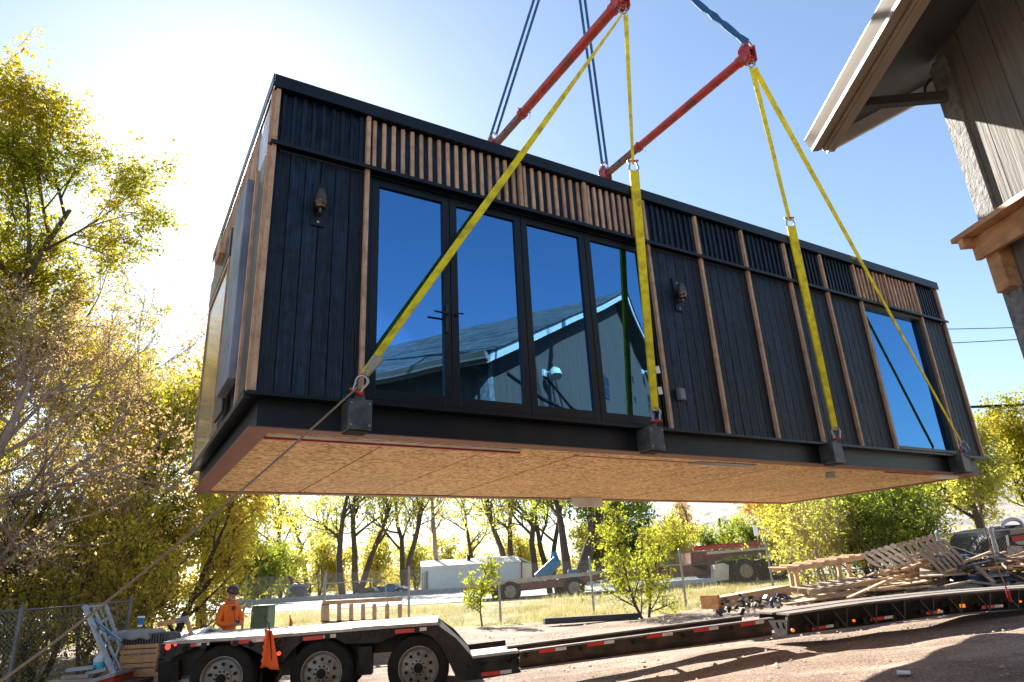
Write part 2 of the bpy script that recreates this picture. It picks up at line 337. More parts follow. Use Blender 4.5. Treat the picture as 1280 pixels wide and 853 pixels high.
# ------------------------------------------------------------------ GROUND, ROAD, HILLS
def groundmat():
    m = bpy.data.materials.new('yard_dirt'); m.use_nodes = True; nt = m.node_tree; N = nt.nodes; K = nt.links
    b = N['Principled BSDF']; b.inputs['Roughness'].default_value = .92; b.inputs['Specular IOR Level'].default_value = .2
    tc = N.new('ShaderNodeTexCoord')
    def noise(s, d, st=(1, 1, 1)):
        mp = N.new('ShaderNodeMapping'); mp.inputs['Scale'].default_value = st; mp.inputs['Rotation'].default_value = (0, 0, -.2); K.new(tc.outputs['Object'], mp.inputs[0])
        n = N.new('ShaderNodeTexNoise'); n.inputs['Scale'].default_value = s; n.inputs['Detail'].default_value = d; n.inputs['Roughness'].default_value = .7; K.new(mp.outputs[0], n.inputs[0]); return n
    def ramp(src, p0, c0, p1, c1):
        r = N.new('ShaderNodeValToRGB'); e = r.color_ramp.elements; e[0].position = p0; e[0].color = rgb(c0); e[1].position = p1; e[1].color = rgb(c1); K.new(src, r.inputs[0]); return r
    a = noise(.6, 8); t = noise(1.1, 6, (.12, 1.6, 1)); f = noise(28, 6)
    base = ramp(a.outputs[0], .35, (.25, .185, .145), .65, (.48, .39, .315))
    tr = ramp(t.outputs[0], .42, (.72, .66, .62), .58, (1, 1, 1))
    mx = N.new('ShaderNodeMix'); mx.data_type = 'RGBA'; mx.blend_type = 'MULTIPLY'; mx.inputs[0].default_value = .8; K.new(base.outputs[0], mx.inputs[6]); K.new(tr.outputs[0], mx.inputs[7])
    fr = ramp(f.outputs[0], .38, (.48, .45, .43), .6, (1.25, 1.22, 1.2))
    m2 = N.new('ShaderNodeMix'); m2.data_type = 'RGBA'; m2.blend_type = 'MULTIPLY'; m2.inputs[0].default_value = .95; K.new(mx.outputs[2], m2.inputs[6]); K.new(fr.outputs[0], m2.inputs[7])
    # dry grass beyond the yard edge (world y > ~22)
    sx = N.new('ShaderNodeSeparateXYZ'); K.new(tc.outputs['Object'], sx.inputs[0]); w = noise(.5, 5)
    ma = N.new('ShaderNodeMath'); ma.operation = 'MULTIPLY_ADD'; ma.inputs[1].default_value = 6; K.new(w.outputs[0], ma.inputs[0]); K.new(sx.outputs[1], ma.inputs[2])
    mr = N.new('ShaderNodeMapRange'); mr.inputs[1].default_value = 25.2; mr.inputs[2].default_value = 26.4; K.new(ma.outputs[0], mr.inputs[0])
    gr = noise(1.2, 8); gc = ramp(gr.outputs[0], .42, (.20, .20, .09), .6, (.58, .48, .32))
    m3 = N.new('ShaderNodeMix'); m3.data_type = 'RGBA'; K.new(mr.outputs[0], m3.inputs[0]); K.new(m2.outputs[2], m3.inputs[6]); K.new(gc.outputs[0], m3.inputs[7])
    K.new(m3.outputs[2], b.inputs['Base Color'])
    bp = N.new('ShaderNodeBump'); bp.inputs['Strength'].default_value = .7; bp.inputs['Distance'].default_value = .04
    ad = N.new('ShaderNodeMath'); ad.operation = 'ADD'; K.new(t.outputs[0], ad.inputs[0]); K.new(f.outputs[0], ad.inputs[1]); K.new(ad.outputs[0], bp.inputs['Height']); K.new(bp.outputs[0], b.inputs['Normal'])
    return m
xs = np.unique(np.concatenate([np.linspace(-25, 30, 111), np.linspace(-400, 400, 61), [-1500, -900, 900, 1500]]))
ys = np.unique(np.concatenate([np.linspace(-20, 45, 261), np.linspace(-60, 400, 47), [-1500, -600, 700, 1500]]))
X, Y = np.meshgrid(xs, ys); Z = gz(X, Y); near = (np.abs(X) < 30) & (Y < 31) & (Y > 3)
Z = Z + near * np.clip(1 - np.abs(Y - 14) / 8, 0, 1) * .022 * (np.sin((Y - .22 * X) * 5.2) ** 3 + .5 * np.sin((Y - .10 * X) * 8.7))
Z = Z + near * (.02 * np.sin(X * 1.3 + Y * 2.9) * np.sin(Y * 1.7 + X * .4) + .012 * np.sin(X * 4.1 - Y * 3.3))
nx = len(xs); F = np.array([(j * nx + i, j * nx + i + 1, (j + 1) * nx + i + 1, (j + 1) * nx + i) for j in range(len(ys) - 1) for i in range(nx - 1)])
tag(npmesh('ground', np.stack([X, Y, Z], -1).reshape(-1, 3), F, groundmat(), smooth=True), kind='structure')
# road: runs left to right beyond the grass bank, climbing with the ground
def roady(x): return 33.0 - .02 * x
rx = np.linspace(-380, 380, 153); offs = [0, 4, 8, 12]
V = [(x, roady(x) + o, g(x, roady(x) + o) + .03) for x in rx for o in offs]
F = [(i * 4 + k, (i + 1) * 4 + k, (i + 1) * 4 + k + 1, i * 4 + k + 1) for i in range(len(rx) - 1) for k in range(3)]
tag(npmesh('road', V, F, M('pale_road_surface', (.34, .33, .32), (.45, .44, .42), rough=.7, scale=3)), kind='structure')
V = [(x, roady(x) + 15 + o, g(x, roady(x) + 15 + o) + .03) for x in rx for o in offs[:3]]
F = [(i * 3 + k, (i + 1) * 3 + k, (i + 1) * 3 + k + 1, i * 3 + k + 1) for i in range(len(rx) - 1) for k in range(2)]
tag(npmesh('side_road', V, F, _m['pale_road_surface']), kind='structure')
# hills
hm = M('dry_hillside', (.30, .26, .24), (.46, .40, .36), rough=.95, scale=.02, detail=10, dirt=(.09, .10, .10), dscale=.045, damt=.9)
def hill(name, x0, x1, y0, y1, fn, n=90):
    X, Y = np.meshgrid(np.linspace(x0, x1, n), np.linspace(y0, y1, 40)); Z = fn(X, Y)
    F = [(j * n + i, j * n + i + 1, (j + 1) * n + i + 1, (j + 1) * n + i) for j in range(39) for i in range(n - 1)]
    return tag(npmesh(name, np.stack([X, Y, Z], -1).reshape(-1, 3), F, hm, smooth=True), kind='structure')
def hf(X, Y):
    t = np.clip((Y - 420) / 500, 0, 1); r = np.clip((X - 50) / 300, 0, 1) ** .8
    return 1.5 + t ** .9 * r * 105 + t * r * (7 * np.sin(X * .03 + 1) + 5 * np.sin(X * .011 + Y * .02) + 3 * np.sin(X * .09 + Y * .04))
hill('hills', -100, 1300, 400, 1000, hf)

# ------------------------------------------------------------------ SKY AND SUN
SD = ray(312, 205)   # towards the sun, just behind the roof corner
w = bpy.data.worlds.new('World'); scene.world = w; w.use_nodes = True; nt = w.node_tree
sky = nt.nodes.new('ShaderNodeTexSky'); sky.sky_type = 'NISHITA'; sky.sun_disc = False
sky.sun_elevation = math.asin(SD.z); sky.sun_rotation = math.atan2(SD.x, SD.y); sky.air_density = 1.35; sky.dust_density = 1.0; sky.ozone_density = 1.2; sky.altitude = 1500
bg = nt.nodes['Background']; bg.inputs[1].default_value = .062; nt.links.new(sky.outputs[0], bg.inputs[0])
sun = bpy.data.objects.new('sun', bpy.data.lights.new('sun', 'SUN')); col.objects.link(sun)
sun.data.energy = 5.0; sun.data.angle = math.radians(.53); sun.data.color = (1, .94, .84)
sun.rotation_euler = SD.to_track_quat('Z', 'Y').to_euler()
sun.location = (-20, 40, 40)
vs = scene.view_settings; vs.view_transform = 'Standard'; vs.look = 'None'; vs.gamma = 1; vs.exposure = 1.85; vs.use_curve_mapping = False
scene.cycles.max_bounces = 8; scene.cycles.transparent_max_bounces = 12; scene.cycles.use_denoising = True; scene.cycles.sample_clamp_indirect = 8

# ------------------------------------------------------------------ MODULAR BUILDING hanging from the crane
C = thing('modular_building', O, 'long black timber clad modular building hanging in the air from yellow slings', 'modular building', YAW)
BX = [.0, .95, 4.82, 5.80, 6.76, 7.73, 8.63, 9.52, 11.33, 12.10]   # batten lines
ZT = 2.52
def mb(): return MB()
# shell
s = mb()
s.box(.10, .98, .05, .20, .0, 3.2); s.box(4.84, 9.56, .05, .20, 0, 3.2); s.box(11.32, L - .10, .05, .20, 0, 3.2)
s.box(.98, 4.84, .05, .20, 2.5, 3.2); s.box(9.56, 11.32, .05, .20, 2.46, 3.2)
s.box(.10, L - .10, W - .2, W - .05, 0, 3.2); s.box(L - .2, L - .05, .2, W - .2, 0, 3.2)
s.box(.04, .2, .2, 2.3, 0, 3.2); s.box(.04, .2, 2.3, W - .2, 2.3, 3.2); s.box(.04, .2, 2.3, W - .2, 0, .1)
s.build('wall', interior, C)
mb().box(-.02, L + .02, -.05, W + .05, 3.2, 3.32).box(.3, L - .3, .3, W - .3, 3.32, 3.36).build('roof', black_metal, C, bevel=.004)
s = mb(); s.box(-.03, L + .03, -.065, -.052, 3.19, 3.335); s.box(-.045, -.032, -.065, W + .06, 3.19, 3.335); s.build('roof_fascia', black_metal, C)
for i in range(9):
    x = .9 + i * 1.28; mb().box(x, x + .14, .2, W - .2, 2.80, 3.06).build('ceiling_joist', joist, C)
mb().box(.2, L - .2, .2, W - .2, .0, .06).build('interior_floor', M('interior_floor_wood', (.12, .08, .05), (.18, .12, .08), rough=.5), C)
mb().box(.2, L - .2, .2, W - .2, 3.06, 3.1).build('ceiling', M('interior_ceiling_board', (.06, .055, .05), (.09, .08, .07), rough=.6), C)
# siding panels (boards with V gaps)
def boards(x0, x1, z0, z1, n, y0=.012, y1=.05, nm='siding_panel', seed=0):
    s = mb(); r = random.Random(seed); wd = (x1 - x0) / n
    for i in range(n):
        dy = r.uniform(-.002, .002); s.box(x0 + i * wd + .004, x0 + (i + 1) * wd - .004, y0 + dy, y1 - .002, z0, z1)
    s.box(x0, x1, .034, .0495, z0, z1)
    return s.build(nm, char, C, bevel=.003)
lower = [(0, 1), (2, 3), (3, 4), (4, 5), (5, 6), (6, 7), (8, 9)]
for i, (a, b) in enumerate(lower): boards(BX[a] + .045, BX[b], 0.0, ZT - .03, 6, seed=i)
def slats(x0, x1, n, nm, m, ww=.038, yo=.002):
    s = mb(); r = random.Random(int(x0 * 10)); st = (x1 - x0) / n
    for i in range(n):
        x = x0 + st * (i + .5); s.box(x - ww / 2, x + ww / 2, yo + r.uniform(-.003, .003), .03, ZT + .03, 3.185)
    mb().box(x0, x1, .03, .049, ZT + .03, 3.185).build('slat_backing', char, C)
    return s.build(nm, m, C, bevel=.002)
for a, b in ((0, 1), (2, 3), (3, 4), (4, 5), (5, 6), (6, 7), (8, 9)): slats(BX[a] + .045, BX[b], 9, 'slat_panel', char)
slats(.995, 2.855, 17, 'slat_panel', cedar, .042); slats(2.90, 3.83, 8, 'slat_panel', cedar, .042); slats(3.88, 4.82, 9, 'slat_panel', cedar, .042)
slats(9.565, 10.43, 8, 'slat_panel', cedar, .042); slats(10.48, 11.33, 8, 'slat_panel', cedar, .042)
mats_b = [cedar]
for x in BX:
    for z0_, z1_ in ((.0, ZT - .005), (ZT + .03, 3.19)):
        m = mb(); m.box(x, x + .042, -.035, .012, z0_, z1_); m.cur = 1; k_ = int((z1_ - z0_) / .21)
        for i_ in range(k_ + 1): zz_ = z0_ + .06 + (z1_ - z0_ - .12) * i_ / max(k_, 1); xx_ = x + (.012 if i_ % 2 else .028); m.box(xx_ - .004, xx_ + .004, -.0365, -.0345, zz_ - .004, zz_ + .004)
        m.build('batten', [cedar, hole], C)
for x in (2.857, 3.832, 10.432): mb().box(x, x + .042, -.035, .012, ZT + .03, 3.19).build('batten', cedar, C, bevel=.002)
s = mb(); s.box(-.02, L + .01, -.075, .03, ZT, ZT + .022); s.box(-.02, L + .01, -.078, -.070, ZT - .02, ZT + .022); s.build('drip_trim', black_metal, C)
mb().box(-.03, L + .03, -.06, .09, -.035, -.003).build('sill_flashing', black_metal, C)
# folding glass doors
def paned(x0, x1, z0, z1, fw, nm, wid=.05, depth=(.03, .085)):
    f = mb(); f.box(x0, x0 + fw, depth[0], depth[1], z0, z1).box(x1 - fw, x1, depth[0], depth[1], z0, z1)
    f.box(x0 + fw, x1 - fw, depth[0], depth[1], z0, z0 + fw * 1.2).box(x0 + fw, x1 - fw, depth[0], depth[1], z1 - fw, z1)
    fr = f.build(nm, black_metal, C, bevel=.004)
    mb().box(x0 + fw - .003, x1 - fw + .003, .056, .064, z0 + fw * 1.2 - .003, z1 - fw + .003).build('glass_pane', glass, fr)
    return fr
f = mb(); f.box(.99, 1.035, .01, .12, .0, 2.515); f.box(4.775, 4.82, .01, .12, 0, 2.515); f.box(1.035, 4.775, .01, .12, 2.475, 2.515); f.box(1.035, 4.775, .01, .12, 0, .035)
f.build('door_frame', black_metal, C, bevel=.003)
dx = [1.04, 1.94, 2.875, 3.815, 4.77]; dd = []
for i in range(4): dd.append(paned(dx[i] + .004, dx[i + 1] - .004, .04, 2.47, .085, 'door_panel'))
s = mb(); s.box(1.865, 1.895, .005, .03, .82, 1.13); s.tube([(1.88, .01, 1.02), (1.88, -.03, 1.02), (1.72, -.035, 1.02)], .011, 8); s.build('door_handle', blackp, dd[0])
s = mb(); s.tube([(1.99, .03, 1.05), (1.99, -.01, 1.05), (2.06, -.015, 1.05)], .009, 8); s.build('door_handle', blackp, dd[1])
# tall fixed window
f = mb(); f.box(9.565, 9.62, -.01, .13, .02, 2.51).box(11.27, 11.325, -.01, .13, .02, 2.51).box(9.62, 11.27, -.01, .13, 2.45, 2.51).box(9.62, 11.27, -.01, .13, .02, .07)
wf = f.build('window', M('dark_bronze_frame', (.04, .03, .025), (.06, .045, .035), rough=.4), C, bevel=.003)
mb().box(9.618, 11.272, .07, .08, .068, 2.452).build('glass_pane', glass, wf)
# wall lamps, outlet
def lamp(x, z):
    r_ = mb().box(x - .065, x + .065, -.008, .011, z - .24, z + .24).build('wall_lamp', black_metal, C, bevel=.004)
    s = mb(); s.lathe([(.02, .13), (.035, .125), (.055, .06), (.062, 0), (.066, -.01), (.066, -.035), (.05, -.06), (.045, -.08)], (x, -.085, z), (0, 0, 1), 18)
    s.tube([(x, -.005, z - .11), (x, -.085, z - .12), (x, -.085, z - .07)], .014, 8); s.build('lamp_shade', bronze, r_, smooth=False)
    for dz in (-.2, .17): mb().lathe([(.014, 0), (.014, .01)], (x, -.008, z + dz), (0, -1, 0), 10).build('screw', galv, r_)
lamp(.49, 1.97); lamp(5.28, 1.86)
mb().box(5.02, 5.12, -.05, .012, .38, .53).box(5.03, 5.11, -.06, -.05, .39, .52).build('outlet_box', galv_sheet, C, bevel=.006)
# steel floor beams with flanges
s = mb(); I = .09
s.box(I, L - I, I, I + .012, -.29, -.01); s.box(I, L - I, W - I - .012, W - I, -.29, -.01)
s.box(I, I + .012, I + .012, W - I - .012, -.29, -.01); s.box(L - I - .012, L - I, I + .012, W - I - .012, -.29, -.01)
s.build('floor_beam', beam_mat, C)
s = mb(); s.box(.02, L - .02, .02, .22, -.30, -.29); s.box(.02, L - .02, W - .22, W - .02, -.30, -.29); s.box(.02, .22, .22, W - .22, -.30, -.29); s.box(L - .22, L - .02, .22, W - .22, -.30, -.29)
s.build('bottom_flange', redpaint, C)
s = mb(); s.box(-.0, L, .0, W, -.003, .0); s.box(-.05, -.0, -.02, W + .0, -.06, .0); s.build('top_flange', beam_mat, C)
# OSB underside in sheets
for i in range(10):
    x0 = .22 + i * 1.172
    mb().box(x0 + .010, x0 + 1.160, .222, W - .222, -.289 + (i % 3) * .0015, -.272).build('underside_board', osb, C)
for i in range(10):
    mb().box(.23 + i * 1.172, .22 + (i + 1) * 1.172, .23, W - .23, -.268, -.262).build('underside_lining', hole, C)
s = mb(); s.box(.25, 2.9, .30, .42, -.293, -.290); s.build('seam_tape', M('dusty_seam_tape', (.25, .24, .23), (.6, .55, .48), rough=.6, scale=6), C)
mb().box(.22, 2.95, .43, .47, -.31, -.2895).build('red_strap', redp, C); mb().box(3.7, 6.0, .45, .48, -.296, -.2895).build('red_strap', redp, C); mb().box(9.6, 11.4, .30, .33, -.30, -.2895).build('red_strap', redp, C)
s = mb(); s.box(5.6, 6.7, .36, .55, -.296, -.29); s.build('cover_plate', galv_sheet, C)
s = mb(); s.box(11.0, 11.6, .22, .36, -.34, -.292); s.build('white_patch', cupwhite, C)
s = mb(); s.box(8.55, 8.68, .55, .62, -.38, -.29); s.build('pipe_stub', galv, C)
s = mb(); s.box(6.1, 6.75, W - .34, W - .30, -.45, -.29); s.build('torn_wrap', whitewrap, C)
mb().tube([(5.42, W - .3, -.29), (5.44, W - .3, -.36), (5.40, W - .28, -.42), (5.36, W - .27, -.47)], .012, 6).build('blue_pipe_end', cupblue, C)
# lifting boxes
LUG = [.93, 4.46, 7.83, 11.22]
for x in LUG:
    b = mb().box(x - .11, x + .11, -.15, .085, -.30, -.02).build('lifting_box', steel_box, C, bevel=.008)
    for sx in (-.085, .085):
        for sz in (-.26, -.06): mb().lathe([(.011, 0), (.011, .008), (.006, .012)], (x + sx, -.15, sz), (0, -1, 0), 6).build('plate_bolt', galv, b)
    mb().box(x - .13, x + .13, -.02, -.0, -.012, .012).build('weld_plate', steel_box, b)
    s = mb(); s.box(x - .095, x + .095, -.13, .06, -.312, -.30); s.build('box_opening', hole, b)
    s = mb(); s.prism([(x - .05, -.12, -.02), (x + .05, -.12, -.02), (x + .04, -.12, .06), (x, -.12, .085), (x - .04, -.12, .06)], (0, .02, 0)); s.build('lug', steel_box, b)
    mb().lathe([(.02, 0), (.02, .05)], (x, -.13, .035), (0, -1, 0), 12).build('bolt', redpin, b)
# left end wall details
mb().box(-.035, .012, .0, .045, 0, ZT).build('batten', cedar, C, bevel=.002)
mb().box(-.035, .012, .0, .045, ZT + .03, 3.19).build('batten', cedar, C, bevel=.002)
s = mb(); st = .13
for i in range(30): s.box(-.02, .02, .75 + i * .115, .80 + i * .115, ZT + .1, 3.18)
s.build('slat_panel', cedar, C)
mb().box(.031, .039, .05, 2.24, 0, ZT).build('siding_panel', char, C)
mb().box(-.01, .03, .05, .72, ZT + .03, 3.18).build('clear_panel', M('pale_blue_sheet', (.14, .18, .27), (.2, .25, .36), rough=.25), C)
mb().box(-.03, .0, .10, .42, .05, 2.45).build('dark_sheet', M('dark_grey_sheet', (.06, .055, .06), (.1, .09, .095), rough=.35, metal=.5, scale=3), C)
mb().box(-.05, -.0, .47, .53, -.02, 2.5).build('batten', cedar, C)
mb().box(-.115, -.02, .60, 1.35, .28, 2.46).build('flashing_sheet', galv_sheet, C, bevel=.01)
mb().box(-.05, -.02, 1.40, 1.95, .15, 2.45).build('dark_sheet', M('dark_grey_sheet', (.06, .055, .06)), C, bevel=.01)
f = mb(); f.box(-.035, .03, 2.25, 2.30, .0, 2.35).box(-.035, .03, 4.06, 4.11, .0, 2.35).box(-.035, .03, 2.30, 4.06, 2.29, 2.35).box(-.035, .03, 2.30, 4.06, 0, .06)
wf = f.build('window', cedar, C); mb().box(-.02, -.01, 2.30, 4.06, .06, 2.29).build('glass_pane', M('dusty_end_glass', (.05, .05, .045), (.16, .15, .13), rough=.12, scale=3, stretch=(1, 1, .5)), wf)
mb().box(-.04, -.02, 2.25, 4.12, 2.37, 2.75).build('fascia_board', M('dark_grey_sheet', (.06, .055, .06)), C)
mb().box(-.11, -.03, 2.7, 3.1, 2.60, 2.85).build('wood_block', cedar, C)
# right end strips
mb().box(L - .02, L + .03, .0, .045, 0, ZT).build('batten', cedar, C); mb().box(L - .03, L + .0, .05, W - .02, 0, 3.18).build('siding_panel', char, C)

# ------------------------------------------------------------------ RIGGING
def W_(x, y, z): return O + E1 * x + E2 * y + Vector((0, 0, z))
F1 = lp(775, 2, 0.0); F2 = lp(934, 70, 0.0)
Bn = 4.15
HOOK = W_(5.97, 2.12, 12.3)
def bar(Fp, lab, fr):
    root = thing('spreader_bar', W_(*Fp), lab, 'spreader bar', YAW, 'red spreader bars of the lifting rig')
    m = mb(); m.tube([(0, .12, 0), (0, 3.0, 0)], .088, 20); m.tube([(0, 2.93, 0), (0, 3.02, 0)], .105, 20); m.tube([(0, .1, 0), (0, .2, 0)], .104, 20); m.build('outer_tube', redbar, root, smooth=False)
    m = mb(); m.beam((0, 3.0, 0), (0, Bn, 0), .115, .115); m.build('inner_tube', redbar_in, root, bevel=.006)
    for k in range(5):
        m = mb(); m.lathe([(.022, -.0585), (.022, .0585)], (0, 3.16 + k * .2, 0), (1, 0, 0), 10); m.build('pin_hole', hole, root)
    m = mb(); m.tube([(-.14, 2.9, .02), (.14, 2.9, .02)], .014, 8); m.tube([(.12, 2.9, .02), (.13, 2.9, -.1), (.10, 2.93, -.13)], .005, 6); m.build('lock_pin', galv, root)
    for yy in (.0, Bn):
        m = mb(); m.box(-.10, .10, yy - .10, yy + .12, -.10, -.086).box(-.10, .10, yy - .10, yy + .12, .086, .10)
        for sx in (-.095, .075): m.prism([(sx, yy - .12, -.16), (sx, yy + .10, -.12), (sx, yy + .12, .14), (sx, yy - .02, .24), (sx, yy - .13, .16)], (.02, 0, 0))
        m.build('end_bracket', redbar, root, bevel=.004)
        mb().lathe([(.03, -.12), (.045, -.12), (.045, -.10), (.03, -.10), (.03, .10), (.045, .10), (.045, .12), (.03, .12)], (0, yy - .03, -.12), (1, 0, 0), 12).build('bracket_pin', redpin if yy == 0 else redbar, root)
        mb().lathe([(.03, -.12), (.03, .12)], (0, yy - .04, .16), (1, 0, 0), 12).build('bracket_pin', shack, root)
    return root
bar(F1, 'red telescopic spreader bar nearer the camera left, hung over the folding glass doors', 0)
bar(F2, 'red telescopic spreader bar over the right half of the black module', 0)
def shackle(P, d, lab, r=.05, pinm=redpin, s=1.0):
    """bow shackle at world P, opening along world dir d"""
    P = Vector(P); d = Vector(d).normalized(); side = d.cross(Vector((0, -1, .2))).normalized()
    root = thing('shackle', P, lab, 'shackle', 0, 'steel shackles joining the slings')
    pts = []
    for k in range(13):
        t = math.radians(-35 + 250 * k / 12); pts.append(d * (math.sin(t) * r * s) + side * (math.cos(t) * r * s))
    pts = [pts[0] * .0 + side * .032 * s - d * .085 * s] + pts + [-side * .032 * s - d * .085 * s]
    MB().tube(pts, .012 * s, 8).build('bow', shack, root)
    MB().tube([side * .06 * s - d * .085 * s, -side * .06 * s - d * .085 * s], .012 * s, 8).build('pin', pinm, root)
def sling(name, a, b, w0, w1, lab, group='yellow web slings holding the module', mat=yellow, wd0=None, wd1=None, th=.014, sub=None, n=14, sag=0):
    a = Vector(a); b = Vector(b); d = (b - a).normalized(); side = d.cross(Vector((0, 1, 0)))
    side = side.normalized(); wd0 = Vector(wd0) if wd0 else side; wd1 = Vector(wd1) if wd1 else side
    pts = [a.lerp(b, i / n) for i in range(n + 1)]; wv = []
    for i in range(n + 1):
        t = i / n; v = wd0.lerp(wd1, t); v = (v - d * v.dot(d)).normalized() * (w0 + (w1 - w0) * t); wv.append(v)
    return MB().strap(pts, wv, th).build(name, mat, label=lab, cat='sling', group=group)
YV = Vector((0, 1, 0))
def lug(i): return W_(LUG[i], -.17, .06)
f1 = W_(F1.x, -.04, F1.z - .26); f2 = W_(F2.x, -.04, F2.z - .26)
G1 = 'yellow web slings holding the module'
sling('yellow_sling', f1 + Vector((-.03, 0, -.05)), lug(0) + Vector((.03, -.02, .16)), .05, .105, 'long yellow sling slanting down across the glass doors to the left lifting box', wd0=(.2, 1, .1), wd1=(1, -.25, .5))
MB().strap([lug(0) + Vector((.16, -.03, .30)), lug(0) + Vector((.035, -.025, .13))], [Vector((.09, -.02, -.06)), Vector((.05, 0, -.03))], .03).build('sling_sleeve', M('grey_sling_sleeve', (.25, .23, .19), (.38, .35, .28), rough=.8), label='grey worn protective sleeve at the bottom end of the long slanting yellow sling', cat='sleeve')
sA = W_(*lp(792, 210, -.1))
sling('yellow_sling', f1 + Vector((.03, 0, -.05)), sA + Vector((0, 0, .06)), .075, .05, 'thin upper yellow sling dropping from the left red bar to a mid air shackle', wd0=(.9, .3, 0), wd1=(.7, .7, 0))
sl_ = sling('yellow_sling', sA + Vector((0, 0, -.05)), lug(1) + Vector((0, 0, .1)), .13, .085, 'broad yellow sling hanging straight down beside the right edge of the glass doors', wd0=(1, .2, 0), wd1=(1, .3, 0), th=.03)
for px_, py_ in ((821, 458), (824, 484)): q_ = W_(*lp(px_, py_, -.17)); MB().beam(q_, q_ + Vector((.01, 0, -.09)), .05, .006, up=(0, 1, 0)).build('tag', cupwhite, sl_, world=True)
sB = W_(*lp(988, 280, -.1))
sling('yellow_sling', f2 + Vector((0, 0, -.05)), sB + Vector((0, 0, .06)), .10, .075, 'upper yellow sling from the right red bar down to a shackle above the roof edge', wd0=(1, .2, 0), wd1=(.9, .5, 0))
sling('yellow_sling', sB + Vector((0, 0, -.05)), lug(2) + Vector((0, 0, .1)), .15, .085, 'broad yellow sling crossing the black panels left of the tall window', wd0=(1, .2, 0), wd1=(1, .3, 0), th=.03)
sling('yellow_sling', f2 + Vector((.04, 0, -.05)), lug(3) + Vector((-.02, 0, .12)), .11, .05, 'long yellow sling slanting down across the tall window to the far right box', wd0=(1, .1, .5), wd1=(.8, .6, .1))
shackle(f1 + Vector((0, 0, .04)), (0, 0, -1), 'shackle under the end of the left red spreader bar', s=1.3)
shackle(f2 + Vector((0, 0, .04)), (0, 0, -1), 'shackle under the end of the right red spreader bar', s=1.3)
shackle(sA + Vector((0, 0, .0)), (0, 0, -1), 'shackle in the yellow sling over the right end of the glass doors', s=1.3)
shackle(sB + Vector((0, 0, .0)), (0, 0, -1), 'shackle in the yellow sling just above the roof edge', s=1.3)
for i, lab in enumerate(['shackle on the left lifting box at the foot of the slanting sling', 'shackle on the lifting box under the glass doors', 'shackle on the lifting box left of the tall window', 'shackle on the lifting box under the far right corner']):
    dd_ = (Vector((.5, 0, 1)) if i == 0 else Vector((0, 0, 1)) if i < 3 else Vector((-.5, 0, 1))); shackle(lug(i) + Vector((0, -.01, .075)), dd_, lab, s=1.15, pinm=redpin if i < 3 else M('blue_pin', (.02, .1, .3), (.03, .14, .4), rough=.4))
for (bx, bz, nm) in ((F1.x, F1.z, 'left'), (F2.x, F2.z, 'right')):
    for yy, en in ((Bn, 'rear'), (0, 'front')):
        a = W_(bx, yy - .03, bz + .28); d = (HOOK - a).normalized(); lab = {('left', 'rear'): 'paired dark blue sling from the hidden rear end of the left red bar', ('right', 'rear'): 'paired dark blue sling from the hidden rear end of the right red bar', ('right', 'front'): 'twisted dark blue sling from the near end of the right red bar', ('left', 'front'): 'dark blue sling from the near end of the left red bar, above the picture'}[(nm, en)]
        b = HOOK; m = MB(); o_ = Vector((.055, 0, 0)) if en == 'rear' else Vector((.028, 0, .02)); n = 20; rr = .03 if en == 'rear' else .045
        for sgn in (-1, 1):
            pts = [a.lerp(b, i / n) + o_ * sgn * (1 if en == 'rear' else math.cos(i * 2.2)) + (Vector((0, 0, .02)) * math.sin(i * 2.2) * sgn if en == 'front' else Vector((0, 0, 0))) for i in range(n + 1)]
            m.tube(pts, [rr * (1 + .15 * math.sin(i * 1.7 + sgn)) if en == 'front' else rr for i in range(n + 1)], 8)
        m.build('blue_sling', bluesl, label=lab, cat='sling', group='blue slings up to the crane hook')
        shackle(a + Vector((0, 0, -.03)), d, {('left', 'rear'): 'shackle at the foot of the leftmost blue sling by the roofline', ('right', 'rear'): 'red pinned shackle at the foot of the second blue sling by the roofline', ('right', 'front'): 'shackle joining the twisted blue sling to the right red bar', ('left', 'front'): 'shackle joining the blue sling to the left red bar'}[(nm, en)], s=1.5)
hk = thing('crane_hook', HOOK, 'steel crane hook block above the module gathering the blue slings', 'crane hook')
MB().tube([(0, 0, .15), (.12, 0, .02), (.10, 0, -.12), (0, 0, -.18), (-.10, 0, -.12), (-.12, 0, -.03)], [.05, .05, .045, .04, .03, .02], 10).build('hook', shack, hk)
MB().box(-.2, .2, -.12, .12, .2, .8).build('block', yellow, hk, bevel=.03); MB().tube([(-.1, 0, .8), (-.1, 0, 14)], .012, 6).tube([(.1, 0, .8), (.1, 0, 14)], .012, 6).build('hoist_rope', galv, hk)
# tag line from the left box down to the lower left, and one from the right box to the trailer
def rope(pts, r, lab, name='tag_line', mat=rope_m, cat='rope', n=24):
    P = [Vector(p) for p in pts]; a, m_, b = P; q = []
    for i in range(n + 1):
        t = i / n; q.append(a * (1 - t) ** 2 + m_ * 2 * t * (1 - t) + b * t * t)
    return MB().tube(q, r, 6).build(name, mat, label=lab, cat=cat)
A0 = lug(0) + Vector((-.03, -.03, .02)); A2 = atY(-40, 880, 4.6); mid = atY(165, 742, 5.0)
rope([A0, mid, A2], .0095, 'long tan tag line running from the left lifting box down to the lower left corner')
B0 = lug(3) + Vector((.05, 0, -.05)); B2 = atZ(1259, 738, 11.9); rope([B0, atZ(1228, 668, 11.6), B2], .012, 'tan tag line hanging from the far right lifting box to the trailer rail')
MB().tube([B2, atZ(1263, 752, 11.9)], .03, 8).build('red_hook_handle', redp, label='small red handle on the end of the tag line at the trailer rail', cat='handle')

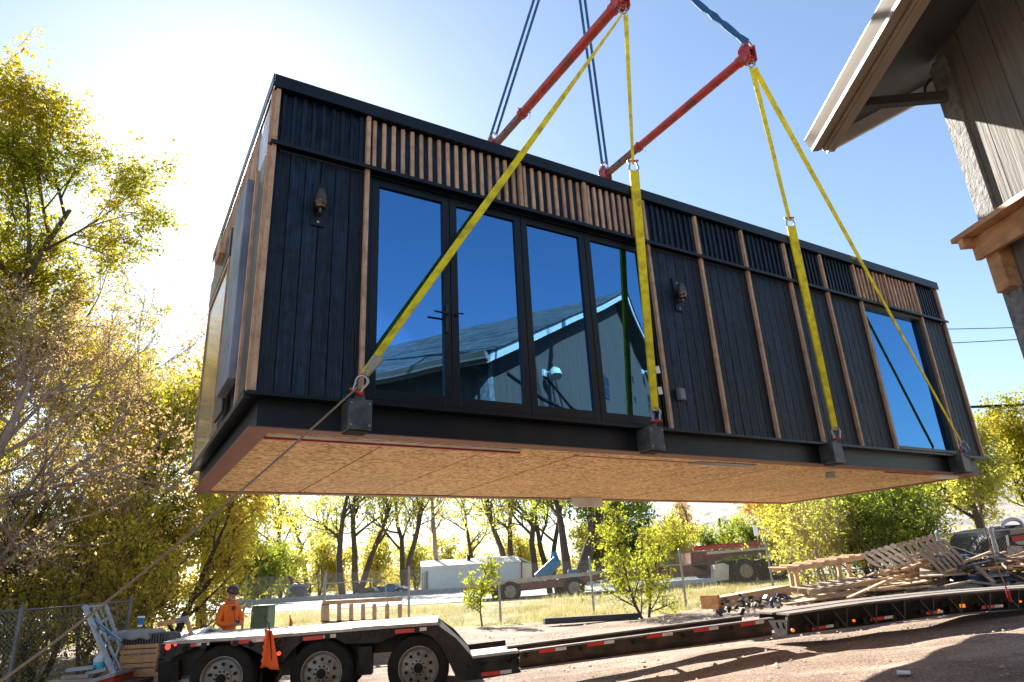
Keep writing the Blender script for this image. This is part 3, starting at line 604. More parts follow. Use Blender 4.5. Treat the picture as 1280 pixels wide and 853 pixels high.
# ------------------------------------------------------------------ WORKSHOP on the right (also seen mirrored in the glass doors)
WL = Vector((2.82, 5.0, 0)); WR = math.atan2(-.052, .9986)
S = thing('workshop', WL, 'tall grey plank sided workshop with cream gutter at the right edge', 'building', WR)
ze, zr, hw, pit_ = 5.23, 10.1, 9.9, (10.1 - 5.23) / 9.9
LEN = 15
def roofz(x): return ze + pit_ * (x if x < hw else 2 * hw - x)
# walls
s = mb(); x = .85; y = -.47
while y > -LEN + .5:
    s.box(.85, .90, max(y - .292, -LEN + .4), y, -.5, ze + .35); y -= .30
s.box(.87, .98, -LEN + .4, -.47, -.5, ze + .35); s.build('wall', wallgrey, S)
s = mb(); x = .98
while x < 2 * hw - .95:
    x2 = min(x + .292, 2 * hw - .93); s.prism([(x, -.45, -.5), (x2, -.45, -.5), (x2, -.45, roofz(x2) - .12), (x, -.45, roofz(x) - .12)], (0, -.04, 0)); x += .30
s.prism([(.98, -.47, -.5), (2 * hw - .9, -.47, -.5), (2 * hw - .9, -.47, ze + .3), (hw, -.47, zr - .13), (.98, -.47, ze + .35)], (0, -.1, 0)); s.build('wall', M('shade_toned_gable_siding', (.075, .05, .036), (.12, .08, .06), rough=.85, scale=5, stretch=(7, 7, .35), bump=.8, bscale=5), S)  # unlit gable look painted darker into the wall siding, warmed against the blue glass
s = mb(); s.box(2 * hw - .95, 2 * hw - .87, -LEN + .4, -.5, -.5, ze + .3); s.build('wall', wallgrey, S)
s = mb(); s.box(.815, .848, -.60, -.41, -.5, ze + .28); s.box(.848, 1.0, -.447, -.41, -.5, ze + .34); s.build('corner_board', trimgrey, S, bevel=.004)
# roof slabs with soffit
def slab(xa, xb, dz0, dz1, ya, yb):
    return [(xa, ya, roofz(xa) + dz0), (xb, ya, roofz(xb) + dz0), (xb, yb, roofz(xb) + dz0), (xa, yb, roofz(xa) + dz0), (xa, ya, roofz(xa) + dz1), (xb, ya, roofz(xb) + dz1), (xb, yb, roofz(xb) + dz1), (xa, yb, roofz(xa) + dz1)]
MB().hexa(slab(.0, hw, .0, .02, -LEN, .03)).hexa(slab(hw, 2 * hw, .0, .02, -LEN, .03)).build('roof', shingle, S)
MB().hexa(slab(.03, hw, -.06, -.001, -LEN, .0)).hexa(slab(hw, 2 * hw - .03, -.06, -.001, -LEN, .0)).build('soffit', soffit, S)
s = mb(); s.hexa(slab(.03, hw, -.19, -.062, -.04, -.001)); s.hexa(slab(hw, 2 * hw - .03, -.19, -.062, -.04, -.001)); s.build('rake_board', M('white_rake_board', (.55, .52, .48), (.66, .63, .58), rough=.6), S)
s = mb(); s.box(.005, .03, -LEN, -.0, ze - .145, ze - .005); s.box(.03, .10, -LEN, -.0, ze - .16, ze - .08); s.build('fascia', cream, S, bevel=.004)
prof = [(-.0, -.01), (-.0, -.12), (-.035, -.13), (-.085, -.13), (-.09, -.10), (-.112, -.05), (-.128, -.012), (-.128, -.002), (-.118, -.002), (-.104, -.05), (-.082, -.085), (-.078, -.12), (-.008, -.115), (-.008, -.01)]
s = mb(); s.prism([(a, .01, ze + b) for a, b in prof], (0, -LEN, 0)); s.prism([(a, .013, ze + b) for a, b in prof[:7]], (0, -.006, 0)); s.build('gutter', cream, S)
s = mb()
for yy in [-.47 - 1.2 * k for k in range(12)]: s.box(.075, .815, yy - .06, yy, ze - .10, ze - .02) if yy > -.5 else None
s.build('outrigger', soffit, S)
s = mb(); s.tube([(.80, -.42, 5.42), (.75, -.40, 5.36), (.74, -.38, 5.28), (.79, -.38, 5.22)], .012, 6); s.build('cable_loop', blackp, S)
# fir shelf beam on the wall
s = mb(); s.hexa([(.60, -4.2, 3.54), (.845, -4.2, 3.54), (.845, -.36, 3.92), (.60, -.36, 3.92), (.60, -4.2, 3.58), (.845, -4.2, 3.58), (.845, -.36, 3.96), (.60, -.36, 3.96)]); s.build('ledge_plank', fir, S, bevel=.003)
s = mb(); s.hexa([(.70, -4.2, 3.36), (.74, -4.2, 3.36), (.74, -.42, 3.74), (.70, -.42, 3.74), (.70, -4.2, 3.538), (.74, -4.2, 3.538), (.74, -.42, 3.912), (.70, -.42, 3.912)]); s.box(.61, .70, -.47, -.42, 3.84, 3.918); s.build('ledge_joist', fir, S, bevel=.003)
s = mb(); s.box(.745, .845, -.60, -.46, 3.45, 3.90); s.build('bracket_post', fir, S, bevel=.006)
# gable details, seen in the mirror
def flood(x, z):
    r_ = mb().box(x - .08, x + .08, -.449, -.40, z - .08, z + .08).build('floodlight', lampglass, S)
    mb().tube([(x, -.40, z), (x, -.25, z + .02), (x - .12, -.18, z + .02)], .02, 6).build('arm', lampglass, r_)
    mb().lathe([(.05, 0), (.13, .1), (.15, .22), (.14, .25)], (x - .05, -.18, z + .06), (-.3, .3, -1), 14).build('lamp_head', lampglass, r_)
flood(3.55, 5.85); flood(12.6, 8.2)
for (x, z, w_, h_) in ((8.1, 6.6, .4, .6), (13.2, 7.2, .8, .65)):
    r_ = mb().box(x - w_ / 2, x + w_ / 2, -.449, -.42, z - h_ / 2, z + h_ / 2).build('window', soffit, S)
    for a in (-1, 1):
        for b in (-1, 1): mb().box(x + a * w_ * .24 - w_ * .2, x + a * w_ * .24 + w_ * .2, -.43, -.415, z + b * h_ * .24 - h_ * .2, z + b * h_ * .24 + h_ * .2).build('pane', carglass, r_)
s = mb(); s.tube([(1.6, -.43, 5.35), (3.2, -.43, 5.2), (4.6, -.43, 5.3), (6.5, -.43, 5.4), (9, -.43, 6.0)], .03, 6); s.tube([(3.55, -.42, 5.8), (5, -.42, 5.45), (7.6, -.42, 5.2), (10.5, -.42, 6.0)], .02, 6); s.tube([(6.6, -.43, 6.2), (6.75, -.43, 4.9)], .03, 6); s.build('cable', wireblk, S)

# ------------------------------------------------------------------ LOWBOY TRAILER
T = thing('lowboy_trailer', (-3.22, 11.42, -.03), 'long black lowboy trailer with three axles and a low arched front deck', 'trailer')
ya1 = math.radians(6.4); a1 = Vector((math.cos(ya1), math.sin(ya1), 0)); n1 = Vector((-a1.y, a1.x, 0))
TO = Vector((-3.22, 11.42, 0))
def onT(px, py, off=0):
    d = ray(px, py); P0 = TO + n1 * off; t = (P0 - EYEP).dot(n1) / d.dot(n1); return EYEP + d * t
RW = .485
whc = []
def wheel(cx):
    c = TO + a1 * cx + Vector((0, 0, RW + .0)); c.z = onT(*{-1.49: (274, 849), 0: (402, 842), 1.49: (522, 835)}[cx]).z
    ax = n1; r_ = MB()
    r_.lathe([(.30, .0), (.36, -.008), (.44, -.005), (RW - .012, .02), (RW, .05), (RW, .22), (RW - .012, .25), (.3, .27)], c, ax, 40, cap=False)
    r_.lathe([(.30, .33), (.44, .33), (RW, .37), (RW, .55), (.44, .59), (.3, .59)], c, ax, 32)
    tw = r_.build('wheel', tyre, T, world=True)
    m = MB(); m.lathe([(.30, .005), (.315, -.012), (.305, -.014), (.285, .01), (.27, .05), (.255, .055), (.14, .02), (.135, .0), (.075, -.01), (.075, -.05), (.06, -.06), (.001, -.06)], c, ax, 36, cap=False); m.cur = 1
    a = Vector((0, 0, 1)); b = ax.cross(a)
    for k in range(10):
        t = 2 * PI * k / 10; q = c + (a * math.cos(t) + b * math.sin(t)) * .20; m.lathe([(.024, .0), (.024, .034)], q + ax * -.0, ax, 10)
    for k in range(10):
        t = 2 * PI * (k + .5) / 10; q = c + (a * math.cos(t) + b * math.sin(t)) * .105; m.lathe([(.014, -.03), (.014, .02)], q, ax, 6)
    m.build('rim', [rim_m, hole], tw, world=True)
    mb_ = MB(); mb_.lathe([(.072, -.055), (.07, -.075), (.05, -.085), (.01, -.085)], c, ax, 16); mb_.build('hub', tyre, tw, world=True)
    MB().tube([c + ax * .1, c + ax * 2.3], .06, 8).build('axle', frame_m, T, world=True)
    for k2 in (1.75, 2.0 + .05):
        MB().lathe([(.3, 0), (.44, -.005), (RW, .04), (RW, .22), (.44, .26), (.3, .26)], c + ax * (k2), ax, 28).build('inner_tyre', tyre, T, world=True)
    return c
for cx in (-1.49, 0, 1.49): whc.append(wheel(cx))
side = [(203.7, 805), (258, 801), (330, 797), (400, 791), (432, 789), (480, 784.5), (545, 780), (570, 798), (591, 822), (648, 815), (651, 841), (590, 851), (577, 851), (569, 845), (561, 828), (552, 810), (540, 796), (522, 790), (503, 791), (488, 797), (475, 803), (432, 805), (420, 799), (401, 795), (381, 799), (366, 812), (352, 829), (345, 826), (332, 822), (316, 813), (300, 806), (282, 803), (262, 804), (244, 809), (225, 818), (215, 822), (214, 827), (205.5, 827)]
MB().prism([onT(x, y, -.02) for x, y in side], n1 * .03).build('side_frame', frame_m, T, world=True)
MB().prism([onT(x, y, -.02) + n1 * 2.5 for x, y in side], n1 * .03).build('side_frame', frame_m, T, world=True)
# fenders/cross members and deck
dk = [(203.7, 804), (258, 800), (330, 796), (400, 790), (480, 783.6), (547, 779)]
P = [onT(x, y, -.05) for x, y in dk]
r_ = random.Random(3); m = MB(); npl = 9; wpl = 2.62 / npl
for k in range(npl):
    for i in range(len(P) - 1):
        for h_ in range(2):
            a = P[i].lerp(P[i + 1], h_ * .5) + n1 * (k * wpl + .006); b = P[i].lerp(P[i + 1], h_ * .5 + .497) + n1 * (k * wpl + .006); o_ = n1 * (wpl - .012); z0 = Vector((0, 0, -.03)); z1 = Vector((0, 0, .012 + r_.uniform(0, .012)))
            m.hexa([a + z0, b + z0, b + o_ + z0, a + o_ + z0, a + z1, b + z1, b + o_ + z1, a + o_ + z1])
m.build('deck', deckwood, T, world=True)
m = MB()
for i in range(9):
    a = P[0].lerp(P[-1], (i + .3) / 9); m.beam(a + n1 * .0 + Vector((0, 0, -.08)), a + n1 * 2.5 + Vector((0, 0, -.08)), .08, .08)
for oo in (.7, 1.8): m.beam(P[0] + n1 * oo + Vector((0, 0, -.25)), P[-1] + n1 * oo + Vector((0, 0, -.25)), .12, .34)
m.beam(P[0] + Vector((0, 0, -.1)), P[0] + n1 * 2.5 + Vector((0, 0, -.1)), .06, .17)
m.build('cross_members', frame_m, T, world=True)
for px0, px1 in ((208, 262), (350, 372), (432, 480)):   # mud guards / air bag blocks between wheels
    a = onT((px0 + px1) / 2, 826, .25); MB().beam(a + Vector((0, 0, .0)), a + n1 * .3, .5 if px0 == 208 else .22, .42).build('suspension_block', frame_m, T, world=True)
q = [onT(591, 822.5, -.03), onT(648, 815.5, -.03)]
m = MB(); zz = Vector((0, 0, .01))
fl = onT(560, 806, 0); 
m.hexa([q[0] - zz, q[1] - zz, q[1] - zz + n1 * 1.0, q[0] - zz + n1 * 1.0 - a1 * .0, q[0] + zz * 3, q[1] + zz * 3, q[1] + zz * 3 + n1 * 1.0, q[0] + zz * 3 + n1 * 1.0]); m.build('step_deck', deckwood, T, world=True)
m = MB()
q0 = onT(547, 781, .1); m.hexa([q0, q0 + n1 * 2.3, q[0] + n1 * 2.3, q[0] + n1 * .1, q0 + Vector((0, 0, -.05)), q0 + n1 * 2.3 + Vector((0, 0, -.05)), q[0] + n1 * 2.3 + Vector((0, 0, -.1)), q[0] + n1 * .1 + Vector((0, 0, -.1))]); m.build('ramp_plate', frame_m, T, world=True)
def strip(fn, a, b, h_px, mat, nm='reflector_tape', lift=-.035, parts=None):
    p = [fn(a[0], a[1], lift), fn(b[0], b[1], lift), fn(b[0], b[1] + h_px, lift), fn(a[0], a[1] + h_px, lift)]; MB().prism(p, n1 * .008).build(nm, mat, T, world=True)
for (xa, ya_, xb, yb, w_) in ((238, 802, 244, 801.5, 0), (289, 799, 314, 797, 3.5), (379, 794.5, 404, 792, 4), (494, 785.5, 518, 783.5, 5), (602, 841, 625, 838.5, 5)):
    h_ = 5
    strip(onT, (xa, ya_ + (2 if xa < 600 else 0)), (xb, yb + (2 if xa < 600 else 0)), h_, reflred)
    strip(onT, (xb + .3, yb + (2 if xa < 600 else 0)), (xb + (xb - xa) * .62 + .3, yb - 1.6 + (2 if xa < 600 else 0)), h_ - .5, reflwhite)
strip(onT, (244.5, 803.5), (261.5, 802), 4.5, reflwhite)
def disc(px, py, rpx, mat, nm, off=-.03):
    c = onT(px, py, off); MB().lathe([(rpx, 0), (rpx, .03), (rpx * .6, .04)], c, -n1, 14).build(nm, mat, T, world=True)
disc(210.5, 809, .04, tailred, 'tail_lamp'); disc(219.5, 806.5, .015, tailred, 'marker_lamp'); disc(348.8, 817, .03, tailred, 'marker_lamp')
for px, py in ((231, 811), (314, 805)): disc(px, py, .04, hole, 'frame_opening', -.022)
for px, py in ((350, 803), (463, 793.5), (585, 833)):
    c = onT(px, py, -.04); m = MB(); m.tube([c + a1 * (.055 * math.cos(t)) + Vector((0, 0, .055 * math.sin(t))) for t in [2 * PI * k / 14 for k in range(15)]], .012, 6); m.build('tie_down_ring', rust_beam, T, world=True)
for tri in ([(599, 828), (612, 826.5), (600, 835)], [(600, 836), (606, 838), (600, 842)], [(629, 824.5), (643, 822.5), (637, 830)]):
    MB().prism([onT(x, y, -.0215) for x, y in tri], n1 * -.003).build('frame_opening', hole, T, world=True)
m = MB(); p_ = [onT(x, y, -.035) for x, y in ((594, 849), (596, 825), (614, 822.5), (624, 829), (640, 821), (648, 818))]
for a, b in zip(p_[:-1], p_[1:]): m.beam(a, b, .012, .03, up=n1)
m.build('stiffener', frame_m, T, world=True)
# far tail post and mud flap
MB().beam(onT(212, 828, .1), onT(212, 853, .1), .1, .3).build('mud_flap', tyre, T, world=True)
# main low beams (yaw 14 deg)
def bz(t): return 10.2 + (11.2 - 10.2) * t
Btop = [atZ(650, 814.5, 10.2), atZ(965, 773, 11.25)]; Bbot = [atZ(650, 836.5, 10.2), atZ(965, 795, 11.25)]
d14 = (Btop[1] - Btop[0]); d14.z = 0; d14.normalize(); n14 = Vector((-d14.y, d14.x, 0))
for off in (0, .95):
    o_ = n14 * off; th = n14 * .02
    MB().prism([Bbot[0] + o_, Bbot[1] + o_, Btop[1] + o_, Btop[0] + o_], th).build('main_beam', rust_beam, T, world=True)
    m = MB(); zz = Vector((0, 0, .025))
    for B in (Btop, Bbot): a, b = B; m.hexa([a + o_ - th * 3 - zz * .5, b + o_ - th * 3 - zz * .5, b + o_ + th * 4 - zz * .5, a + o_ + th * 4 - zz * .5, a + o_ - th * 3 + zz * .5, b + o_ - th * 3 + zz * .5, b + o_ + th * 4 + zz * .5, a + o_ + th * 4 + zz * .5])
    m.build('beam_flange', M('worn_beam_flange', (.10, .075, .06), (.24, .20, .17), rough=.45, scale=8), T, world=True)
for t in (.02, .3, .55, .8, .98): a = Bbot[0].lerp(Bbot[1], t); MB().beam(a + Vector((0, 0, .08)), a + n14 * .95 + Vector((0, 0, .08)), .08, .1).build('cross_member', frame_m, T, world=True)
def onB(px, py, off=-.065):
    d = ray(px, py); P0 = Btop[0] + n14 * off; t = (P0 - EYEP).dot(n14) / d.dot(n14); return EYEP + d * t
for xa, xb, xc, ya_, yb, yc in ((673.4, 694, 708, 812.5, 810, 808.2), (734, 755, 768, 804, 801.5, 799.8), (808.7, 828, 841, 794, 791.5, 790), (867, 886, 898, 786.5, 784, 782.5), (926, 944, 955, 779, 776.5, 775)):
    MB().prism([onB(xa, ya_), onB(xb, yb), onB(xb, yb + 4.6), onB(xa, ya_ + 4.6)], n14 * .004).build('reflector_tape', reflred, T, world=True)
    MB().prism([onB(xb + .4, yb), onB(xc, yc), onB(xc, yc + 4.2), onB(xb + .4, yb + 4.2)], n14 * .004).build('reflector_tape', reflwhite, T, world=True)
for px, py in ((657, 819.5), (725.5, 811), (791, 802.5), (853.7, 794), (914, 785)):
    c = onB(px, py, -.003); MB().lathe([(.035, 0), (.035, .004)], c, -n14, 12).build('beam_hole', hole, T, world=True)
# front arched deck
st_ = [(960, 773.3, 795.5), (985, 769.5, 793.8), (1028, 763, 788.5), (1080, 755.5, 782.5), (1120, 751, 777), (1161, 746.5, 770.5), (1200, 742.8, 767), (1240, 739.5, 763.8), (1285, 736.5, 760.5), (1340, 732.5, 757.5), (1420, 727, 753)]
def zs(px): return 11.2 + (px - 960) / 320 * 1.1
TP = [atZ(a, b, zs(a)) for a, b, c in st_]; BP = [atZ(a, c, zs(a)) for a, b, c in st_]
d6 = (TP[-1] - TP[0]); d6.z = 0; d6.normalize(); n6 = Vector((-d6.y, d6.x, 0))
for off in (0, .9):
    MB().prism([p + n6 * off for p in BP[1:]] + [p + n6 * off for p in TP[1:][::-1]], n6 * .03).build('deck_rail', frame_m, T, world=True)
def plankstrip(a, b, nm):
    m = MB()
    for i in range(1, len(TP) - 1):
        z0 = Vector((0, 0, .0)); z1 = Vector((0, 0, .03)); p, q_ = TP[i], TP[i + 1]
        m.hexa([p + n6 * a + z0, q_ + n6 * a + z0, q_ + n6 * b + z0, p + n6 * b + z0, p + n6 * a + z1, q_ + n6 * a + z1, q_ + n6 * b + z1, p + n6 * b + z1])
    m.build(nm, M('weathered_deck_strip', (.15, .13, .115), (.28, .24, .21), rough=.8, scale=6, stretch=(.6, 6, 1), bump=.5, dirt=(.1, .075, .06), dscale=2), T, world=True)
plankstrip(-.03, .36, 'deck_plank'); plankstrip(.50, .95, 'deck_plank')
def onR(px, py, off=-.012):
    i = max(0, min(len(st_) - 2, sum(1 for s_ in st_ if s_[0] <= px) - 1)); t = (px - st_[i][0]) / (st_[i + 1][0] - st_[i][0]); P0 = TP[i].lerp(TP[i + 1], t) + n6 * off
    d = ray(px, py); t = (P0 - EYEP).dot(n6) / d.dot(n6); return EYEP + d * t
def rtop(px): return float(np.interp(px, [s_[0] for s_ in st_], [s_[1] for s_ in st_]))
def rbot(px): return float(np.interp(px, [s_[0] for s_ in st_], [s_[2] for s_ in st_]))
outm = M('outrigger_steel', (.025, .023, .021), (.05, .045, .04), rough=.5)
for k in range(9):
    x0 = 1005 + k * 36 if k < 2 else 1007 + k * 35.5
    m = MB(); m.beam(onR(x0, rtop(x0) + 3, -.03), onR(x0 + 17, rbot(x0 + 17) - 1, -.03), .02, .05, up=n6)
    m.beam(onR(x0 + 17, rtop(x0 + 17) + 2, -.03), onR(x0 + 17, rbot(x0 + 17) - 1, -.03), .02, .03, up=n6)
    m.build('outrigger', outm, T, world=True)
MB().beam(onR(984, rtop(984) + 2, -.02), onR(984, rbot(984), -.02), .03, .06, up=n6).build('outrigger', outm, T, world=True)
for k in range(9):
    x0 = 1000 + k * 36; MB().prism([onR(x0 - 2.5, rtop(x0) + 12, -.014), onR(x0, rtop(x0) + 7, -.014), onR(x0 + 2.5, rtop(x0) + 12, -.014), onR(x0, rtop(x0) + 15.5, -.014)], n6 * .003).build('rail_opening', hole, T, world=True)
    MB().prism([onR(x0 + 17, rtop(x0) + 7, -.014), onR(x0 + 21.5, rtop(x0) + 6.5, -.014), onR(x0 + 21, rtop(x0) + 11.5, -.014)], n6 * .003).build('rail_opening', hole, T, world=True)
tri = [(960.5, 776), (983, 775), (983, 794.6), (972, 795.2)]
MB().prism([onR(x, y, -.03) for x, y in tri], n6 * .01).build('gusset_plate', galv, T, world=True)
for x in (971.5, 979):
    MB().prism([onR(x - 2, 777.5, -.034), onR(x + .6, 778.5, -.034), onR(x + 3, 786.5, -.034), onR(x + .4, 785.8, -.034)], n6 * .003).build('gusset_opening', hole, T, world=True)
for xa, xb, xc, yo in ((1015, 1032, 1042, 19.5), (1088, 1105, 1116, 18), (1158, 1171, 1179, 18), (1227, 1243, 1254, 17)):
    ra, rb, rc = rtop(xa) + yo, rtop(xb) + yo, rtop(xc) + yo
    MB().prism([onR(xa, ra, -.036), onR(xb, rb, -.036), onR(xb, rb + 4, -.036), onR(xa, ra + 4, -.036)], n6 * .004).build('reflector_tape', reflred, T, world=True)
    MB().prism([onR(xb + .5, rb, -.036), onR(xc, rc, -.036), onR(xc, rc + 3.6, -.036), onR(xb + .5, rb + 3.6, -.036)], n6 * .004).build('reflector_tape', reflwhite, T, world=True)
for px, py, rr in ((990.3, 788, .028), (1066.5, 776, .022), (1173, 763, .016), (1274.5, 752, .02)):
    c = onR(px, py, -.03); MB().lathe([(rr, 0), (rr, .03), (rr * .5, .04)], c, -n6, 12).build('marker_lamp', amber, T, world=True)
c = onR(1203, 757.5, -.03); MB().beam(c - d6 * .05, c + d6 * .05, .02, .06).build('marker_lamp', amber, T, world=True)
for xx in range(1010, 1400, 36):
    a = onR(xx, rbot(xx) - 6, 0); MB().beam(a, a + n6 * .9, .08, .1).build('cross_member', frame_m, T, world=True)
# front support legs far out of view keep the trailer standing
a = TP[-1]
for off in (.1, .8):
    q_ = a + n6 * off; MB().beam(q_, Vector((q_.x, q_.y, g(q_.x, q_.y) - .02)), .15, .15).build('support_leg', frame_m, T, world=True)
# safety flag
fp = onT(336, 779, -.10)
fl_ = thing('safety_flag', onT(338, 800, -.12), 'orange rag safety flag on a thin rod hooked to the trailer side', 'flag', 0, 'orange safety flags on the trailer')
MB().tube([onT(331, 770, -.1), onT(332, 777, -.12), onT(336, 779.5, -.1), onT(338, 799, -.12), onT(340.5, 832, -.12)], .012, 6).build('rod', blackp, fl_, world=True)
V = []; nu, nv = 8, 10
rr = random.Random(2)
for j in range(nv + 1):
    t = j / nv; yl = 792 + t * 42; xl = 330 - 5 * t + (2 if j % 2 else 0); xr = 340 + 9.5 * t; yr = 788 + t * 50
    for i in range(nu + 1):
        u = i / nu; px_ = xl + (xr - xl) * u; py_ = (yl + (yr - yl) * u) if j else 786 + 3 * u
        V.append(onT(px_ , py_ + (rr.uniform(-1.2, 1.2) if j == nv else 0), -.14 - .03 * math.sin(u * 7 + t * 2)))
m = MB(); m.v = V; m.f = [(j * (nu + 1) + i, j * (nu + 1) + i + 1, (j + 1) * (nu + 1) + i + 1, (j + 1) * (nu + 1) + i) for j in range(nv) for i in range(nu)]; m.mi = [0] * len(m.f)
fo = m.build('cloth', flag_o, fl_, world=True, smooth=True); sd = fo.modifiers.new('thick', 'SOLIDIFY'); sd.thickness = .004
f2_ = thing('safety_flag', onT(362, 787, 2.5), 'small orange flag on the far side of the trailer deck', 'flag', 0, 'orange safety flags on the trailer')
MB().tube([onT(362.5, 769, 2.6), onT(363, 787, 2.6)], .012, 6).build('rod', blackp, f2_, world=True)
MB().prism([onT(363, 772, 2.6), onT(366, 778, 2.6), onT(365.5, 784, 2.6), onT(361, 784.5, 2.6)], (0, .01, 0)).build('cloth', flag_o, f2_, world=True)
#PART2
# ------------------------------------------------------------------ WORKER
def skinmesh(name, J, edges, mat, parent, sub=2):
    ks = list(J); me = bpy.data.meshes.new(name); me.from_pydata([J[k][0] for k in ks], [(ks.index(a), ks.index(b)) for a, b in edges], [])
    o = bpy.data.objects.new(name, me); col.objects.link(o); o.parent = parent; me.materials.append(mat)
    bpy.context.view_layer.objects.active = o
    m = o.modifiers.new('skin', 'SKIN')
    if not me.skin_vertices:
        with bpy.context.temp_override(object=o, active_object=o): bpy.ops.mesh.customdata_skin_add()
    sv = me.skin_vertices[0].data
    for i, k in enumerate(ks):
        r = J[k][1]; sv[i].radius = r if hasattr(r, '__len__') else (r, r); sv[i].use_root = (i == 0)
    m.use_smooth_shade = True; s = o.modifiers.new('sub', 'SUBSURF'); s.levels = s.render_levels = sub
    return o
wk = thing('person', (-6.05, 14.6, g(-6.05, 14.6) - .04), 'person in orange hooded sweatshirt and brown hard hat looking down at a phone', 'person', math.radians(48))
J = {'pel': ((0, 0, .95), (.13, .10)), 'sp': ((0, .02, 1.15), (.12, .09)), 'ch': ((0, .03, 1.30), (.10, .07)), 'nk': ((0, .0, 1.49), .045), 'nk2': ((0, -.025, 1.54), .05),
     'jaw': ((0, -.06, 1.585), (.055, .06)), 'hd': ((0, -.055, 1.66), (.078, .09)), 'cr': ((0, -.045, 1.735), (.06, .07))}
Ed = [('pel', 'sp'), ('sp', 'ch'), ('ch', 'nk'), ('nk', 'nk2'), ('nk2', 'jaw'), ('jaw', 'hd'), ('hd', 'cr')]
for sx, s_ in ((1, 'l'), (-1, 'r')):
    J.update({'sh' + s_: ((sx * .15, .02, 1.36), .035), 'el' + s_: ((sx * .25, -.025, 1.125), .035), 'wr' + s_: ((sx * .08, -.27, 1.09), .028), 'pm' + s_: ((sx * .04, -.33, 1.09), (.035, .02)),
              'hp' + s_: ((sx * .10, 0, .88), .085), 'kn' + s_: ((sx * .12, -.03, .5), .055), 'an' + s_: ((sx * .12, .02, .09), .04), 'ft' + s_: ((sx * .13, -.13, .04), .03)})
    Ed += [('ch', 'sh' + s_), ('sh' + s_, 'el' + s_), ('el' + s_, 'wr' + s_), ('wr' + s_, 'pm' + s_), ('pel', 'hp' + s_), ('hp' + s_, 'kn' + s_), ('kn' + s_, 'an' + s_), ('an' + s_, 'ft' + s_)]
    for k in range(4):
        a, b, c = 'fa%d' % k + s_, 'fb%d' % k + s_, 'fc%d' % k + s_; zz = 1.115 - k * .018; ln = (.9, 1, .95, .8)[k]
        J[a] = ((sx * .025, -.355, zz), .0095); J[b] = ((sx * .0, -.355 - .03 * ln, zz), .0085); J[c] = ((-sx * .02, -.35 - .02 * ln, zz - .004), .0075); Ed += [('pm' + s_, a), (a, b), (b, c)]
    J['ta' + s_] = ((sx * .05, -.33, 1.13), .011); J['tb' + s_] = ((sx * .02, -.355, 1.145), .009); Ed += [('pm' + s_, 'ta' + s_), ('ta' + s_, 'tb' + s_)]
body = skinmesh('body', J, Ed, skin_m, wk)
m = MB(); m.prism([(-.012, -.135, 1.64), (.012, -.135, 1.64), (.004, -.14, 1.68), (-.004, -.14, 1.68)], (0, .02, 0)); m.ball((0, -.148, 1.645), (.014, .02, .014), 8, 5)
for sx in (1, -1): m.ball((sx * .083, -.045, 1.655), (.012, .022, .034), 8, 5)
m.build('nose', skin_m, body, smooth=True)
m = MB()
for sx in (1, -1): m.ball((sx * .03, -.132, 1.672), (.012, .008, .007), 8, 5)
m.build('eye', blackp, body); MB().ball((0, -.122, 1.605), (.024, .01, .006), 8, 5).build('mouth', M('lips', (.25, .09, .07), (.3, .11, .09)), body)
Jh = {k: J[k] for k in ('pel', 'sp', 'ch')}
Jh = {'sp': ((0, .02, 1.12), (.155, .13)), 'hm': ((0, .01, .92), (.15, .125)), 'ch': ((0, .03, 1.32), (.165, .135)), 'nk': ((0, .01, 1.48), (.09, .085))}
Eh = [('sp', 'hm'), ('sp', 'ch'), ('ch', 'nk')]
for sx, s_ in ((1, 'l'), (-1, 'r')):
    Jh.update({'sh' + s_: ((sx * .165, .02, 1.40), .078), 'el' + s_: ((sx * .25, -.03, 1.12), .06), 'mf' + s_: ((sx * .165, -.16, 1.09), .053), 'wr' + s_: ((sx * .095, -.25, 1.09), .045)}); Eh += [('ch', 'sh' + s_), ('sh' + s_, 'el' + s_), ('el' + s_, 'mf' + s_), ('mf' + s_, 'wr' + s_)]
skinmesh('hoodie', Jh, Eh, orange, wk)
m = MB(); pts = [(math.cos(t) * .095, .03 + math.sin(t) * .085 - .01, 1.515 + .02 * math.sin(t)) for t in [math.radians(-60 + 300 * k / 16) for k in range(17)]]; m.tube(pts, [.022 + .024 * max(0, math.sin(math.radians(-60 + 300 * k / 16))) for k in range(17)], 8); m.build('hood', orange, wk, smooth=True)
Jt = {'pel': ((0, 0, .93), (.17, .13))}; Et = []
for sx, s_ in ((1, 'l'), (-1, 'r')): Jt.update({'hp' + s_: ((sx * .1, 0, .82), .11), 'kn' + s_: ((sx * .12, -.02, .5), .08), 'an' + s_: ((sx * .12, .02, .12), .07)}); Et += [('pel', 'hp' + s_), ('hp' + s_, 'kn' + s_), ('kn' + s_, 'an' + s_)]
skinmesh('trousers', Jt, Et, jeans, wk)
for sx in (1, -1): MB().hexa([(sx * .13 - .05, -.19, 0), (sx * .13 + .05, -.19, 0), (sx * .13 + .05, .09, 0), (sx * .13 - .05, .09, 0), (sx * .13 - .045, -.18, .06), (sx * .13 + .045, -.18, .06), (sx * .13 + .05, .09, .16), (sx * .13 - .05, .09, .16)]).build('boot', bootm, wk, bevel=.02)
hat = MB(); hat.lathe([(.128, 0), (.125, .03), (.112, .075), (.08, .115), (.03, .135), (.005, .138)], (0, -.05, 1.70), (0, -.28, 1), 28)
hat.prism([(math.cos(t) * .125, -.05 - abs(math.sin(t)) * .175, 1.70 - abs(math.sin(t)) * .06) for t in [PI * k / 12 for k in range(13)]], (0, 0, .012)); hat.build('hard_hat', helmet, wk, smooth=False, bevel=.004)
